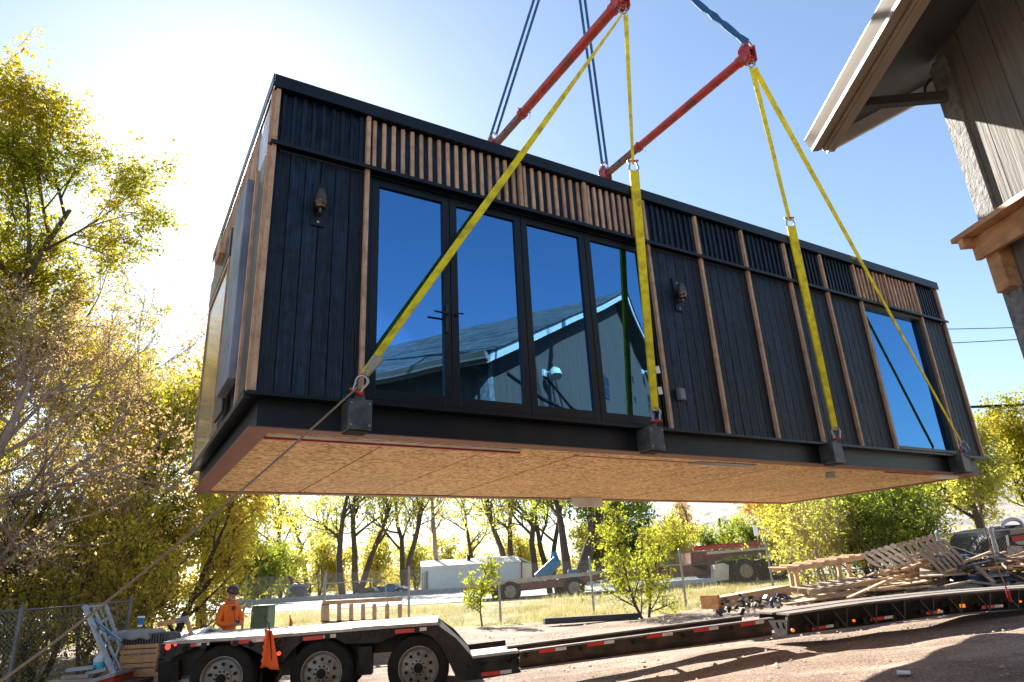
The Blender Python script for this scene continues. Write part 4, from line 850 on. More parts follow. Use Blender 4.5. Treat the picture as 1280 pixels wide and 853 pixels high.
m = MB(); m.tube([(.10, -.04, 1.69), (.085, -.10, 1.60), (.03, -.135, 1.555), (-.03, -.135, 1.555), (-.085, -.10, 1.60), (-.10, -.04, 1.69)], .006, 6); m.build('chin_strap', M('pale_strap', (.6, .55, .5), (.7, .65, .6)), wk)
m = MB(); m.box(-.03, .03, -.17, -.13, 1.35, 1.43).tube([(0, -.15, 1.35), (.02, -.17, 1.25), (.04, -.18, 1.12)], .007, 6); m.build('radio_microphone', blackp, wk)
ph = thing('phone', (wk.location.x, wk.location.y, wk.location.z), 'small dark phone held in the hands of the person in orange', 'phone', math.radians(48))
MB().hexa([(-.035, -.41, 1.105), (.035, -.41, 1.105), (.035, -.345, 1.16), (-.035, -.345, 1.16), (-.035, -.416, 1.112), (.035, -.416, 1.112), (.035, -.351, 1.168), (-.035, -.351, 1.168)]).build('phone_body', blackp, ph, bevel=.002)

# ------------------------------------------------------------------ JUNK left of the trailer
def at(px, py, Y): return atY(px, py, Y)
rk = thing('steel_rack', at(150, 852, 11.3), 'leaning galvanised steel rack frame with blue struts beside the pallets', 'rack')
a0, a1_, b0, b1 = at(143, 846, 11.3), at(106, 758, 11.6), at(152, 812, 11.9), at(131, 755, 12.2)
m = MB(); m.beam(a0, a1_, .07, .05).beam(at(150, 838, 11.5), at(116, 757, 11.75), .03, .03); m.build('upright', galv, rk, world=True)
m = MB(); m.beam(b0, b1, .05, .04); m.build('upright', galv, rk, world=True)
for t in (.98, .7, .4, .1): MB().beam(a0.lerp(a1_, t), b0.lerp(b1, t), .03, .03).build('crossbar', galv, rk, world=True)
m = MB(); m.beam(at(118, 775, 11.6), at(152, 802, 11.6), .04, .02); m.build('blue_strut', truckblue, rk, world=True)
MB().beam(at(122, 785, 11.5), at(150, 800, 11.7), .04, .02).build('blue_strut', truckblue, rk, world=True)
MB().beam(at(124, 757, 11.9), at(140, 800, 12.0), .03, .02).build('crossbar', galv, rk, world=True)
for k in range(6): c = a0.lerp(a1_, .1 + k * .15); MB().lathe([(.012, 0), (.012, .03)], c, (0, -1, 0), 8).build('slot', hole, rk, world=True)
gz0 = g(-7.3, 12)
def crate(name, px0, px1, py0, py1, Y, lab, inner, grp=None):
    a = at(px0, py1, Y); b = at(px1, py1, Y); hgt = (at(px0, py0, Y) - a).z; wd_ = (b - a).length
    r_ = thing(name, a, lab, 'crate', math.atan2((b - a).y, (b - a).x), grp)
    t = .035
    for z in (0, hgt * .5 - .02, hgt - .05): MB().box(0, wd_, -.0, .03, z, z + .06).build('slat', fir, r_, bevel=.003)
    for x in (0, wd_ - .06):
        MB().box(x, x + .06, .032, .07, 0, hgt).build('post', fir, r_)
        MB().box(x, x + .06, .7, .74, 0, hgt).build('post', fir, r_)
    MB().box(.07, wd_ - .07, .06, .68, .03, hgt - .06).build('contents', inner, r_)
    m = MB()
    for k in range(22): x = .08 + (wd_ - .17) * k / 21; m.box(x, x + .012, .045, .058, .04, hgt - .07)
    m.build('grille', galv, r_); return r_
gr = M('dark_grille', (.07, .07, .075), (.13, .13, .14), rough=.6)
crate('wooden_crate', 147, 193, 826, 843, 11.9, 'lower wooden crate with metal grille in the stack left of the trailer', gr, 'grille crates stacked by the trailer')
crate('wooden_crate', 149, 196, 808, 825.5, 11.95, 'middle wooden crate with metal grille under the canvas covered bundle', gr, 'grille crates stacked by the trailer')
crate('wooden_crate', 145, 195, 844, 872, 11.9, 'bottom wooden crate of the stack cut by the picture edge', whitewrap, 'grille crates stacked by the trailer')
gm_ = thing('metal_grate_bundle', at(172, 807, 12.0), 'stack of metal grates half covered by grey canvas on top of the crates', 'grate')
a = at(152, 807, 12.0); m = MB()
for k in range(16): x = a.x + .03 + k * .045; m.box(x, x + .015, 11.98, 12.5, a.z, a.z + .16)
m.build('grate_bar', gr, gm_, world=True); MB().box(a.x + .02, a.x + .76, 12.03, 12.45, a.z + .01, a.z + .14).build('grate_core', gr, gm_, world=True)
def cloth(name, c, sx, sy, h, mat, lab, cat, seed, parent=None, drop=.15, rz=0):
    r = random.Random(seed); n = 22; V = []
    for j in range(n + 1):
        for i in range(n + 1):
            u = i / n * 2 - 1; v = j / n * 2 - 1; e = max(abs(u), abs(v)); z = h if e < .8 else h - (e - .8) / .2 * drop
            z += .018 * math.sin(u * 9 + seed) * math.cos(v * 7) + r.uniform(-.006, .006); V.append(Vector((u * sx * (1 if e < .85 else .97), v * sy, z)))
    m = MB(Matrix.Translation(c) @ Matrix.Rotation(rz, 4, 'Z')); m._a(V, [(j * (n + 1) + i, j * (n + 1) + i + 1, (j + 1) * (n + 1) + i + 1, (j + 1) * (n + 1) + i) for j in range(n) for i in range(n)])
    o = m.build(name, mat, label=lab, cat=cat, smooth=True); s_ = o.modifiers.new('t', 'SOLIDIFY'); s_.thickness = .01; return o
c = at(170, 805, 12.2); cloth('canvas_sheet', Vector((c.x, 12.27, c.z)), .36, .33, .20, canvas_m, 'crumpled grey canvas sheet over the metal grates beside the trailer', 'canvas', 3, drop=.12)
# white wrapped bundle
a = at(182, 813, 12.4); b = at(252, 803, 13.2)
m = MB(); z0 = g(a.x, 12.5); n = 10; V = []
for j in range(9):
    for i in range(n + 1):
        t = i / n; q = a.lerp(b, t); th = PI * j / 8; wob = .02 * math.sin(i * 1.9 + j) + .015 * math.sin(i * 4 + j * 2)
        V.append(Vector((q.x - math.cos(th) * .0, q.y - .0 + (1 - math.cos(th)) * .45 + wob, (z0 + .3 if j in (0, 8) else a.z - .12 + (.32 + .06 * t) * (abs(math.sin(th)) ** .35)) + wob)))
m._a(V, [(j * (n + 1) + i, j * (n + 1) + i + 1, (j + 1) * (n + 1) + i + 1, (j + 1) * (n + 1) + i) for j in range(8) for i in range(n)])
o = m.build('wrapped_bundle', whitewrap, label='long bundle wrapped in white plastic behind the rear of the trailer', cat='bundle', smooth=True); s_ = o.modifiers.new('t', 'SOLIDIFY'); s_.thickness = .02
fr = thing('broken_lumber', at(215, 800, 12.0), 'broken corner of a lumber frame with grey bracket lying on the white bundle', 'lumber')
MB().beam(at(197, 781, 12.0), at(236, 773, 12.1), .05, .08).build('board', fir, fr, world=True); MB().beam(at(233, 772, 12.1), at(239, 794, 12.0), .05, .045).build('board', fir, fr, world=True); MB().beam(at(222, 776, 12.04), at(235, 773, 12.08), .06, .09).build('bracket', galv_sheet, fr, world=True)
ct = at(175, 783.5, 12.2); cu = thing('paper_cup', ct, 'blue and white paper cup standing on the canvas covered grates', 'cup')
MB().lathe([(.04, 0), (.043, .03)], (0, 0, 0), (0, 0, 1), 18).build('cup_base', cupwhite, cu); MB().lathe([(.0435, .03), (.055, .14)], (0, 0, 0), (0, 0, 1), 18).build('sleeve', cupblue, cu); MB().lathe([(.058, .14), (.058, .155), (.05, .165)], (0, 0, 0), (0, 0, 1), 18).build('lid', cupwhite, cu)
bt = at(123.5, 836, 11.4); bo = thing('jug', bt, 'clear plastic jug with aqua blue liquid on the lumber at lower left', 'jug')
MB().lathe([(.085, 0), (.09, .01), (.09, .10)], (0, 0, 0), (0, 0, 1), 20).build('liquid', aqua, bo); MB().lathe([(.091, .10), (.091, .14), (.06, .19), (.028, .22), (.028, .25)], (0, 0, 0), (0, 0, 1), 20).build('shoulder', M('clear_plastic', (.5, .52, .55), (.6, .62, .66), rough=.15), bo)
for i, (x0, y0, x1, y1, Yb, w_, mt, lab) in enumerate([(84, 838, 118, 834, 11.2, .16, greyboard, 'grey weathered board on the low lumber stack at lower left'), (78, 847, 112, 845, 11.1, .14, palletw, 'brown board below the jug in the lower left lumber stack'), (108, 842, 134, 836, 11.3, .2, greyboard, 'short grey board under the aqua jug'), (62, 853, 118, 851, 11.0, .2, palletw, 'lowest brown board of the lumber stack at the lower left edge')]):
    MB().beam(at(x0, y0, Yb), at(x1, y1, Yb + .1), w_, .05).build('board', mt, label=lab, cat='board', bevel=.004)
bn = thing('metal_bin', at(122, 862, 11.0), 'red metal bin with grey rim at the lower left picture edge', 'bin')
MB().hexa([at(100, 875, 10.9), at(142, 875, 11.2), at(142, 875, 11.2) + Vector((-.1, .8, 0)), at(100, 875, 10.9) + Vector((-.1, .8, 0)), at(98, 858, 10.9), at(142, 845, 11.2), at(142, 845, 11.2) + Vector((-.1, .8, 0)), at(98, 858, 10.9) + Vector((-.1, .8, 0))]).build('bin_body', redp, bn, world=True)
m = MB(); m.beam(at(97, 857, 10.88), at(143, 843, 11.18), .05, .05).beam(at(143, 843, 11.18), at(143, 843, 11.18) + Vector((-.1, .8, 0)), .05, .05); m.build('rim', galv, bn, world=True)
MB().box(at(60, 862, 11).x, at(150, 862, 11).x, 11.0, 12.8, g(-7.5, 11.5) - .05, at(100, 853, 11.1).z - .06).build('lumber_stack_base', darkwood, label='dark timber platform under the lumber and crates at lower left', cat='timber platform')
# lumber frame with studs behind the trailer
lf = thing('stud_frame', at(452, 780, 17), 'upright lumber stud frame like a ladder standing behind the trailer deck', 'lumber frame')
MB().beam(at(403, 754, 17), at(503, 749, 17), .06, .09).build('top_rail', freshw, lf, world=True); MB().beam(at(403, 779, 17), at(503, 775, 17), .06, .09).build('bottom_rail', freshw, lf, world=True)
for i, x in enumerate((404, 409, 424, 439, 454, 468, 484, 500)): MB().beam(at(x, 755, 17), at(x, 778, 17), .06, .09).build('stud', freshw, lf, world=True)
MB().box(at(403, 780, 17).x, at(503, 780, 17).x, 16.7, 17.6, g(-4, 17) - .05, at(450, 778, 17).z - .04).build('pallet_stack', palletw, label='low stack of pallets under the upright stud frame', cat='pallets')
ub = thing('utility_box', at(327, 790, 21), 'dull green electrical utility box beyond the trailer deck', 'utility box')
a = at(316, 759.5, 21); b = at(337.5, 758.5, 21); zb = g(a.x, 21)
MB().box(a.x, b.x, 20.9, 21.5, zb - .05, a.z).build('cabinet', boxgreen, ub, world=True, bevel=.02); MB().box(a.x - .02, b.x + .02, 20.87, 21.53, a.z, a.z + .05).build('lid', boxgreen, ub, world=True, bevel=.01)

# ------------------------------------------------------------------ FENCES
def chain(lab, pts, hgt, posts=True, top=True, pr=.03, mesh_h=None, step=.075, post_mat=galv, nm='chain_link_fence', wire=.0022):
    r_ = thing(nm, pts[0], lab, 'fence')
    m = MB()
    for p, q in zip(pts[:-1], pts[1:]):
        p = Vector(p); q = Vector(q); d = q - p; l = d.length; hh = mesh_h or hgt; n = int(l / step); k = int(hh / step)
        e = d / l; off = Vector((-e.y, e.x, 0)) * .02
        for i in range(-k, n + 1):
            for sgn in (1, -1):
                t0, t1 = i * step, i * step + hh; z0, z1 = 0, hh
                if t0 < 0: z0 = -t0; t0 = 0
                if t1 > l: z1 = hh - (t1 - l); t1 = l
                if t1 <= t0: continue
                if sgn < 0: z0, z1 = hh - z0, hh - z1
                a = p + e * t0 + Vector((0, 0, z0)) + off; b = p + e * t1 + Vector((0, 0, z1)) + off; dv = (b - a).normalized(); w_ = dv.cross(off.normalized()) * wire
                m._a([a - w_, a + w_, b + w_, b - w_], [(0, 1, 2, 3)])
    m.build('mesh', galv, r_, world=True)
    if top:
        for p, q in zip(pts[:-1], pts[1:]): MB().tube([Vector(p) + Vector((0, 0, hgt)), Vector(q) + Vector((0, 0, hgt))], .016, 6).build('rail', post_mat, r_, world=True)
    for p in pts: p = Vector(p); MB().tube([p + Vector((0, 0, -.2)), p + Vector((0, 0, hgt + .08))], pr, 8).lathe([(pr * 1.2, 0), (.01, .05)], p + Vector((0, 0, hgt + .06)), (0, 0, 1), 8).build('post', post_mat, r_, world=True)
    return r_
fpx = [(302, 794, 23), (404, 789, 24), (511, 782, 25), (626, 781, 25), (743, 771, 25), (858, 759, 25), (968, 742, 25), (1040, 728, 25)]
FP = [at(*p) for p in fpx]
for p in FP: p.z = g(p.x, p.y)
def shift(pts, dz): return [Vector((p[0], p[1], p[2] + dz)) for p in pts]
chain('long chain link fence with thin grey posts between the yard and the road', FP, 1.85, top=False, pr=.04, wire=.003)
PF = [at(324, 777, 22.6), at(404, 772, 22.8), at(484, 768, 23.0)]
pn = thing('fence_panel', PF[0], 'temporary fence panel with rounded tube frame behind the trailer deck', 'fence panel')
MB().tube([at(322, 782, 22.6), at(335, 738, 22.6), at(342, 734, 22.6), at(400, 730, 22.8), at(473, 725.5, 23), at(481, 728, 23), at(485, 760, 23)], .022, 8).build('frame', galv, pn, world=True)
MB().tube([at(404, 730, 22.8), at(404, 775, 22.8)], .018, 6).build('brace', galv, pn, world=True)
RP = [at(1180, 700, 17), at(1248, 697, 16.5), at(1330, 690, 16.5)]
for p in RP: p.z = g(p.x, p.y) + .1
chain('short leaning chain link fence with a thick post behind the scrap wood at right', RP, 1.45, pr=.05)
LP = [at(-60, 860, 11.3), at(10, 856, 11.5), at(150, 850, 13.5)]
for p in LP: p.z = g(p.x, p.y)
chain('chain link fence with dark top rail in front of the thicket at left', LP, 1.62, wire=.0013, pr=.035, post_mat=M('dull_steel_post', (.10, .10, .11), (.18, .18, .19), rough=.5, metal=.4))

# ------------------------------------------------------------------ YARD EDGE ITEMS
MB().beam(at(680, 777, 21.5), at(798, 770, 22), .28, .17).build('timber_beam', M('blackened_timber', (.03, .03, .035), (.07, .07, .075), rough=.8), label='long black timber lying on the dirt in front of the leafy young tree', cat='timber', bevel=.01)
# ------------------------------------------------------------------ SCRAP WOOD PILE (right)
PY = 15.6
hr = random.Random(11); m = MB()
def pz(px, py, Y): return at(px, py, Y)
for k in range(620):
    px = hr.uniform(985, 1330); t = (px - 985) / 300; Yk = hr.uniform(15.7 if px < 1215 else 14.8, 17.6); top_py = 740 - 46 * min(1, t * 1.7) + (px - 1150) * -.03; py = hr.uniform(top_py + 4, top_py + 36)
    c = at(px, py, Yk); c.z = max(c.z, g(c.x, c.y) + .03); an = hr.gauss(.1, .5) if k % 3 else hr.uniform(0, PI); l = hr.uniform(.15, 1.1)
    d = Vector((math.cos(an), math.sin(an), hr.uniform(-.3, .3))); m.cur = hr.choice([0, 0, 0, 1, 2, 2, 2, 3] if px < 1200 else [0, 1, 2, 3, 0]); m.beam(c - d * l / 2, c + d * l / 2, hr.uniform(.03, .14), hr.uniform(.015, .05))
m.build('wood_debris', [palletw, darkwood, freshw, tarpd], label='loose broken wood debris filling the scrap pile', kind='stuff')
def pallet(px0, py0, px1, py1, Ya, Yb, depth_px, lab, n=7, tiltv=None, mat=palletw, dv=None):
    a = at(px0, py0, Ya); b = at(px1, py1, Yb); e = (b - a); l = e.length; e.normalize(); v = Vector(dv).normalized(); v = (v - e * v.dot(e)).normalized(); nn = e.cross(v); dl = depth_px
    r_ = thing('pallet', a, lab, 'pallet')
    for k in range(3): q = a + v * (dl * k / 2); MB().beam(q, q + e * l, .04, .09, up=nn).build('stringer', mat, r_, world=True)
    for k in range(n): q = a + e * (l * (k + .5) / n) + nn * .055; MB().beam(q - v * .04, q + v * (dl + .04), .09, .018, up=nn).build('slat', mat, r_, world=True)
    return r_
pallet(1100, 716, 1150, 701, 16.6, 16.8, .7, 'weathered pallet tilted on the left hump of the scrap pile', 6, dv=(-.1, .75, .5))
pallet(1142, 714, 1190, 701, 16.0, 16.2, .62, 'tilted pallet with pale slats facing the camera at the top of the scrap pile', 6, dv=(.25, .35, .65))
pallet(1176, 722, 1212, 708, 15.4, 15.7, .66, 'tilted pallet with pale slats leaning beside the dark beam', 6, dv=(-.45, .35, .75))
pallet(1010, 741, 1096, 727, 15.2, 15.6, .7, 'flat pallet at the low left end of the scrap pile', 7, dv=(0, 1, .08))
# wooden table frame
tb = thing('wooden_bench', at(1010, 748, 15.9), 'open slatted wooden bench frame on four posts left of the scrap pile', 'bench')
A_, B_ = at(985, 713, 16), at(1078, 697, 16.6); ev = (B_ - A_).normalized(); dv_ = Vector((-.12, 1, .03))
for o_ in (0, .75): MB().beam(A_ + dv_ * o_, B_ + dv_ * o_, .045, .1).build('side_rail', freshw, tb, world=True)
for k in range(7): q = A_.lerp(B_, k / 6) + Vector((0, 0, .06)); MB().beam(q - dv_ * .05, q + dv_ * .82, .11, .022).build('slat', freshw, tb, world=True)
for (x, y, Yl, yb) in ((988, 716, 16.0, 742), (994, 714, 16.75, 736), (1048, 706, 16.3, 733), (1060, 705, 16.9, 730)): MB().beam(at(x, y, Yl), at(x + 4, yb, Yl), .08, .08).build('post', freshw, tb, world=True)
# bundled box beam with rubbish
bb = thing('box_beam', at(887, 758, 15.2), 'long boxed lumber beam resting on dark rubbish left of the scrap pile', 'lumber')
MB().beam(at(889, 754, 15.2), at(980, 738, 16.0), .42, .20).build('beam_body', freshw, bb, world=True, bevel=.005); MB().beam(at(886.5, 753, 15.15), at(890, 752.5, 15.2), .46, .27).build('end_board', fir, bb, world=True)
m = MB(); hr = random.Random(5)
for k in range(150):
    px = hr.uniform(893, 985); py = hr.uniform(749, 765) - (px - 893) * .09; c = at(px, py, hr.uniform(14.8, 16)); m.cur = hr.choice([0, 0, 0, 1, 1, 2, 3]); d = Vector((hr.uniform(-1, 1), hr.uniform(-1, 1), hr.uniform(-1, 1))).normalized(); m.beam(c, c + d * hr.uniform(.05, .16), hr.uniform(.03, .1), hr.uniform(.01, .05))
m.build('rubbish', [blackp, tarpd, canvas_m, whitewrap], label='dark plastic rubbish heaped under the boxed lumber beam', kind='stuff')
for (p, mt, lab) in (([(981, 757, 14.9), (1083, 741, 15.2), (1068, 735, 16.2), (982, 748, 16.0)], ply, 'large plywood sheet lying at the low left end of the scrap pile'),
                     ([(1097, 737, 15.0), (1166, 727, 15.2), (1160, 719, 16.2), (1120, 722, 16.0)], ply, 'plywood sheet in the middle of the scrap pile front'),
                     ([(1150, 722, 15.1), (1208, 719, 15.4), (1200, 709, 16.2), (1150, 709, 16.0)], ply, 'yellowish plywood sheet below the pale tilted pallets')):
    MB().prism([at(*q) for q in p], (0, 0, .025)).build('plywood_sheet', mt, label=lab, cat='plywood', group='plywood sheets on the scrap pile')
bd = [(1060, 748, 1118, 722, 14.9, 15.4, .1, freshw, 'pale board rising to the right across the low part of the pile'), (1075, 728, 1180, 712, 15.5, 15.9, .06, freshw, 'thin long board lying across the middle of the pile'),
      (1098, 716, 1140, 728, 15.3, 15.1, .07, freshw, 'thin pale board sloping down to the right in the pile centre'), (1023, 747, 1100, 733, 15.1, 15.5, .12, palletw, 'brown board at the foot of the bench frame'),
      (1190, 684, 1276, 714, 16.2, 15.4, .22, darkwood, 'thick dark beam sloping down to the right across the pile top'), (1208, 697, 1242, 728, 15.7, 14.9, .09, palletw, 'weathered board leaning down in front of the dark tarp'),
      (1204, 703, 1238, 690, 15.4, 16, .05, freshw, 'thin stick pointing up to the right at the dark beam'), (1236, 706, 1282, 724, 15.5, 15.1, .09, palletw, 'weathered board below the thick dark beam at far right'),
      (1110, 701, 1170, 688, 17.2, 17.4, .12, palletw, 'long board along the back of the scrap pile'), (1130, 742, 1180, 729, 14.8, 15.1, .14, darkwood, 'dark board under the middle plywood sheet'),
      (1180, 733, 1216, 726, 14.9, 15.0, .12, palletw, 'short brown board at the pile front right of the plywood'), (1252, 706, 1283, 690, 15.9, 16.2, .12, fir, 'reddish boards beyond the dark beam at the right edge'), (1165, 700, 1128, 712, 16.0, 15.4, .07, freshw, 'short splintered board left of the pale tilted pallets'),
      (1085, 738, 1170, 733, 15.0, 14.9, .05, freshw, 'long lath along the front edge of the pile'), (1213, 727, 1260, 733, 15.0, 14.8, .12, greyboard, 'grey board at the pile foot below the dark tarp')]
for x0, y0, x1, y1, Ya, Yb, w_, mt, lab in bd: MB().beam(at(x0, y0, Ya), at(x1, y1, Yb), w_, .04).build('board', mt, label=lab, cat='board', group='loose boards on the scrap pile')
cloth('tarp', at(1225, 722, 15.6), .55, .5, .05, tarpd, 'crumpled dark blue tarp between the boards at the right of the pile', 'tarp', 9)
cloth('tarp', at(1212, 697, 16.6), .5, .4, .05, tarpd, 'dark blue tarp under the upper end of the dark beam', 'tarp', 4)
MB().prism([at(1238, 722, 15.0), at(1262, 720, 15.0), at(1254, 710, 15.6), at(1234, 713, 15.6)], (0, 0, .02)).build('panel', greyboard, label='small blue grey panel at the right foot of the scrap pile', cat='panel')
MB().prism([at(1121, 839, 9.6), at(1138, 839.5, 9.6), at(1138, 842.5, 9.4), at(1121, 842, 9.4)], (0, 0, .02)).build('scrap', cupwhite, label='small white scrap lying in the dark shadow on the dirt', cat='scrap')
for o_ in (bpy.data.objects['scrap'],): o_.location.z = g(o_.location.x, o_.location.y) + .02

# ------------------------------------------------------------------ ACROSS THE ROAD
def prismY(px_poly, Y, depth, name, mat, parent): return MB().prism([at(x, y, Y) for x, y in px_poly], (0, depth, 0)).build(name, mat, parent, world=True)
def tw(parent, px, py, Y, r, dual=True, rim=True):
    c = at(px, py, Y); t = MB().lathe([(r * .55, .0), (r * .9, -.01), (r, .05), (r, .25), (r * .9, .29), (r * .55, .3)], c, (0, 1, 0), 24).build('wheel', tyre, parent, world=True)
    if rim: MB().lathe([(r * .55, -.006), (r * .5, .04), (r * .25, .06), (r * .22, .0), (r * .05, -.02)], c, (0, 1, 0), 20).build('rim', rim_m, t, world=True)
    return c
fb = thing('flatbed_trailer', at(670, 745, 33), 'pale decked flatbed trailer parked by the road with dual wheels behind the fence', 'trailer')
prismY([(579, 730), (758, 713), (758, 717), (650, 729), (579, 735)], 33, 2.5, 'deck', deckwood, fb)
prismY([(580, 735), (648, 730), (758, 718), (758, 724), (700, 734), (640, 738), (582, 740)], 33.05, .2, 'side_rail', maroon, fb)
prismY([(600, 740), (732, 727), (732, 731), (600, 744)], 33.8, .8, 'frame_beam', frame_m, fb)
for x, y in ((638, 740), (718, 735)): tw(fb, x, y, 33.0, .5)
for x, y in ((627, 741), (706, 736)): tw(fb, x, y, 33.5, .5, rim=False)
MB().beam(at(582, 738, 33), at(582, 750, 33), .12, .12).build('mud_flap', tyre, fb, world=True)
for (x, y, w_) in ((662, 723, 8), (680, 720, 10), (700, 721, 6), (735, 713, 10)): prismY([(x, y), (x + w_, y - 1), (x + w_, y + 4), (x, y + 5)], 33.8, .3, 'deck_fitting', canvas_m, fb)
ch_ = thing('blue_chute', at(690, 722, 36), 'tilted blue steel chute rising behind the flatbed trailer', 'chute')
MB().beam(at(672, 724, 36), at(697, 701, 36), .9, .55).build('trough', truckblue, ch_, world=True, bevel=.03); MB().beam(at(697, 704, 36), at(692, 690, 36), .7, .25).build('lip', truckblue, ch_, world=True); MB().tube([at(685, 722, 35.7), at(692, 712, 35.7)], .06, 6).build('ram', frame_m, ch_, world=True)
MB().beam(at(686, 722, 36), Vector((at(686, 722, 36).x, 36, g(2, 36))), .3, .3).build('stand', frame_m, ch_, world=True)
bm_ = thing('blue_machine', at(716, 722, 37), 'small blue engine cover standing beyond the flatbed trailer', 'machine')
MB().box(at(710, 712, 37).x, at(723, 712, 37).x, 37, 37.8, g(3, 37), at(716, 712, 37).z).build('housing', truckblue, bm_, world=True, bevel=.05); MB().box(at(711, 712, 37).x, at(714, 712, 37).x, 37.2, 37.4, at(716, 712, 37).z, at(716, 709, 37).z).build('exhaust', frame_m, bm_, world=True)
lb = thing('gooseneck_trailer', at(800, 728, 32), 'dark red gooseneck trailer with raised neck parked along the road', 'trailer')
prismY([(760, 713), (880, 705), (890, 704), (890, 716), (845, 722), (760, 727)], 32, .3, 'side_rail', maroon, lb)
prismY([(760, 711), (890, 703), (890, 705), (760, 713)], 32, 2.5, 'deck', deckwood, lb)
prismY([(863, 691), (886, 689), (890, 706), (890, 723), (864, 706)], 32.0, 2.4, 'neck_front', maroon, lb)
prismY([(878, 692), (957, 686), (957, 690), (905, 697), (894, 702), (894, 722), (887, 723), (884, 700)], 31.9, .3, 'neck', maroon, lb)
MB().beam(at(866, 686.5, 31.8), at(952, 680, 31.8), .22, .16).build('neck_rail', redp, lb, world=True); MB().beam(at(870, 685, 33.6), at(954, 678.5, 33.6), .22, .16).build('neck_rail', redp, lb, world=True)
for t in (.2, .45, .7, .92): a = at(866, 687.5, 31.8).lerp(at(952, 681, 31.8), t); MB().beam(a, a + Vector((.25, 1.8, 0)), .1, .1).build('neck_crossbar', palletw, lb, world=True)
prismY([(884, 690), (957, 684), (957, 687), (884, 693.5)], 31.85, .04, 'reflector_tape', reflwhite, lb)
MB().beam(at(775, 722, 33), Vector((at(775, 722, 33).x, 33, g(4, 33))), .3, .4).build('landing_leg', frame_m, lb, world=True)
tr_ = thing('truck_tractor', at(940, 728, 31), 'black truck tractor chassis with two visible dual wheels under the red gooseneck', 'truck')
for x, y in ((933, 714), (973, 711)): tw(tr_, x, y, 31, .52)
for x, y in ((918, 716), (907, 717), (960, 713)): tw(tr_, x, y, 31.6, .52, rim=False)
prismY([(900, 704), (990, 698), (994, 703), (994, 707), (905, 712)], 32.2, .8, 'chassis', frame_m, tr_)
prismY([(893, 706), (905, 704), (911, 707), (911, 725), (893, 727)], 30.9, .6, 'tank', M('pale_tank', (.45, .44, .43), (.58, .57, .56), rough=.4), tr_)
MB().tube([atY(960 + 30 * math.cos(t) + 5, 712 - 16 * math.sin(t), 31) for t in [PI * k / 10 * .9 for k in range(6)]], .05, 6).build('mudguard', galv_sheet, tr_, world=True)
# shed
sh = thing('metal_shed', at(588, 735, 60), 'long white ribbed metal shed across the road among bare trees', 'shed')
zb = g(-5, 60) - .3; A_, B_ = at(526, 710, 60), at(651.5, 703, 60); Dp = Vector((1, 7, 0)); m = MB(); n = 46
for i in range(n):
    p, q = A_.lerp(B_, i / n), A_.lerp(B_, (i + .72) / n); p2, q2 = p.copy(), q.copy(); p2.z = q2.z = zb; m.prism([p2, q2, q, p], (0, -.05, 0))
p2, q2 = A_.copy(), B_.copy(); p2.z = q2.z = zb; m.prism([p2, q2, B_, A_], Dp); m.build('wall', shedw, sh, world=True)
A2_, B2_ = at(526, 703, 62.5), at(645, 696, 62.5); uz = Vector((0, 0, .08)); ov = Vector((0, -.2, 0))
m = MB(); m.hexa([A_ + ov, B_ + ov, B2_, A2_, A_ + ov + uz, B_ + ov + uz, B2_ + uz, A2_ + uz]); A3, B3 = A_ + Dp, B_ + Dp; m.hexa([A2_ + Vector((0, .01, 0)), B2_ + Vector((0, .01, 0)), B3, A3, A2_ + uz + Vector((0, .01, 0)), B2_ + uz + Vector((0, .01, 0)), B3 + uz, A3 + uz]); m.build('roof', shedr, sh, world=True)
prismY([(532, 714), (535, 714), (535, 737), (532, 737)], 59.9, .03, 'door', canvas_m, sh); MB().beam(at(652, 703, 59.9), at(652, 738, 59.9), .12, .12).build('corner_trim', redp, sh, world=True)
MB().tube([at(586, 706, 61.5), at(586, 694, 61.5)], .15, 8).build('flue', frame_m, sh, world=True)
for x in (528, 530): MB().tube([at(x, 716, 59.7), at(x, 738, 59.7)], .04, 5).build('downpipe', galv, sh, world=True)
# guardrail
gp = [at(285, 757.5, 44.5), at(400, 751.5, 44.8), at(500, 746, 45), at(590, 740.5, 45), at(690, 734, 45.5)]
gl = thing('guardrail', gp[0], 'grey steel guardrail along the far edge of the road', 'guardrail')
for p, q in zip(gp[:-1], gp[1:]): MB().beam(p + Vector((0, 0, .15)), q + Vector((0, 0, .15)), .08, .32).build('rail', wgal, gl, world=True)
for i in range(14): p = gp[0].lerp(gp[-2], i / 13); MB().beam(p + Vector((0, .1, .2)), Vector((p.x, p.y + .1, g(p.x, p.y) - .1)), .1, .1).build('post', wgal, gl, world=True)
# pickup, car, tank
pk = thing('pickup_truck', at(470, 745, 52), 'blue pickup truck parked beyond the guardrail left of the white shed', 'pickup truck')
prismY([(466, 740), (466, 733.5), (480, 733), (482, 733), (483.5, 730), (490, 729.5), (494, 732.5), (507, 733.5), (508, 740)], 52, 1.8, 'body', truckblue, pk); prismY([(484.5, 732.8), (485, 730.6), (489.5, 730.2), (492, 732.6)], 51.97, .03, 'side_window', carglass, pk)
for x in (471, 500): tw(pk, x, 740, 52, .36)
ca = thing('parked_car', at(500, 745, 54), 'pale silver car parked just right of the blue pickup', 'car')
prismY([(491, 743), (491, 738), (495, 734), (503, 733.5), (509, 738), (511, 742)], 50, 1.7, 'body', carpaint, ca); prismY([(495, 737.5), (497, 735), (502, 734.8), (505, 737.5)], 49.97, .03, 'side_window', carglass, ca)
for x in (495, 507): tw(ca, x, 742, 50, .32)
c2 = thing('parked_car', at(450, 746, 53), 'dark car with white bonnet parked left of the blue pickup', 'car')
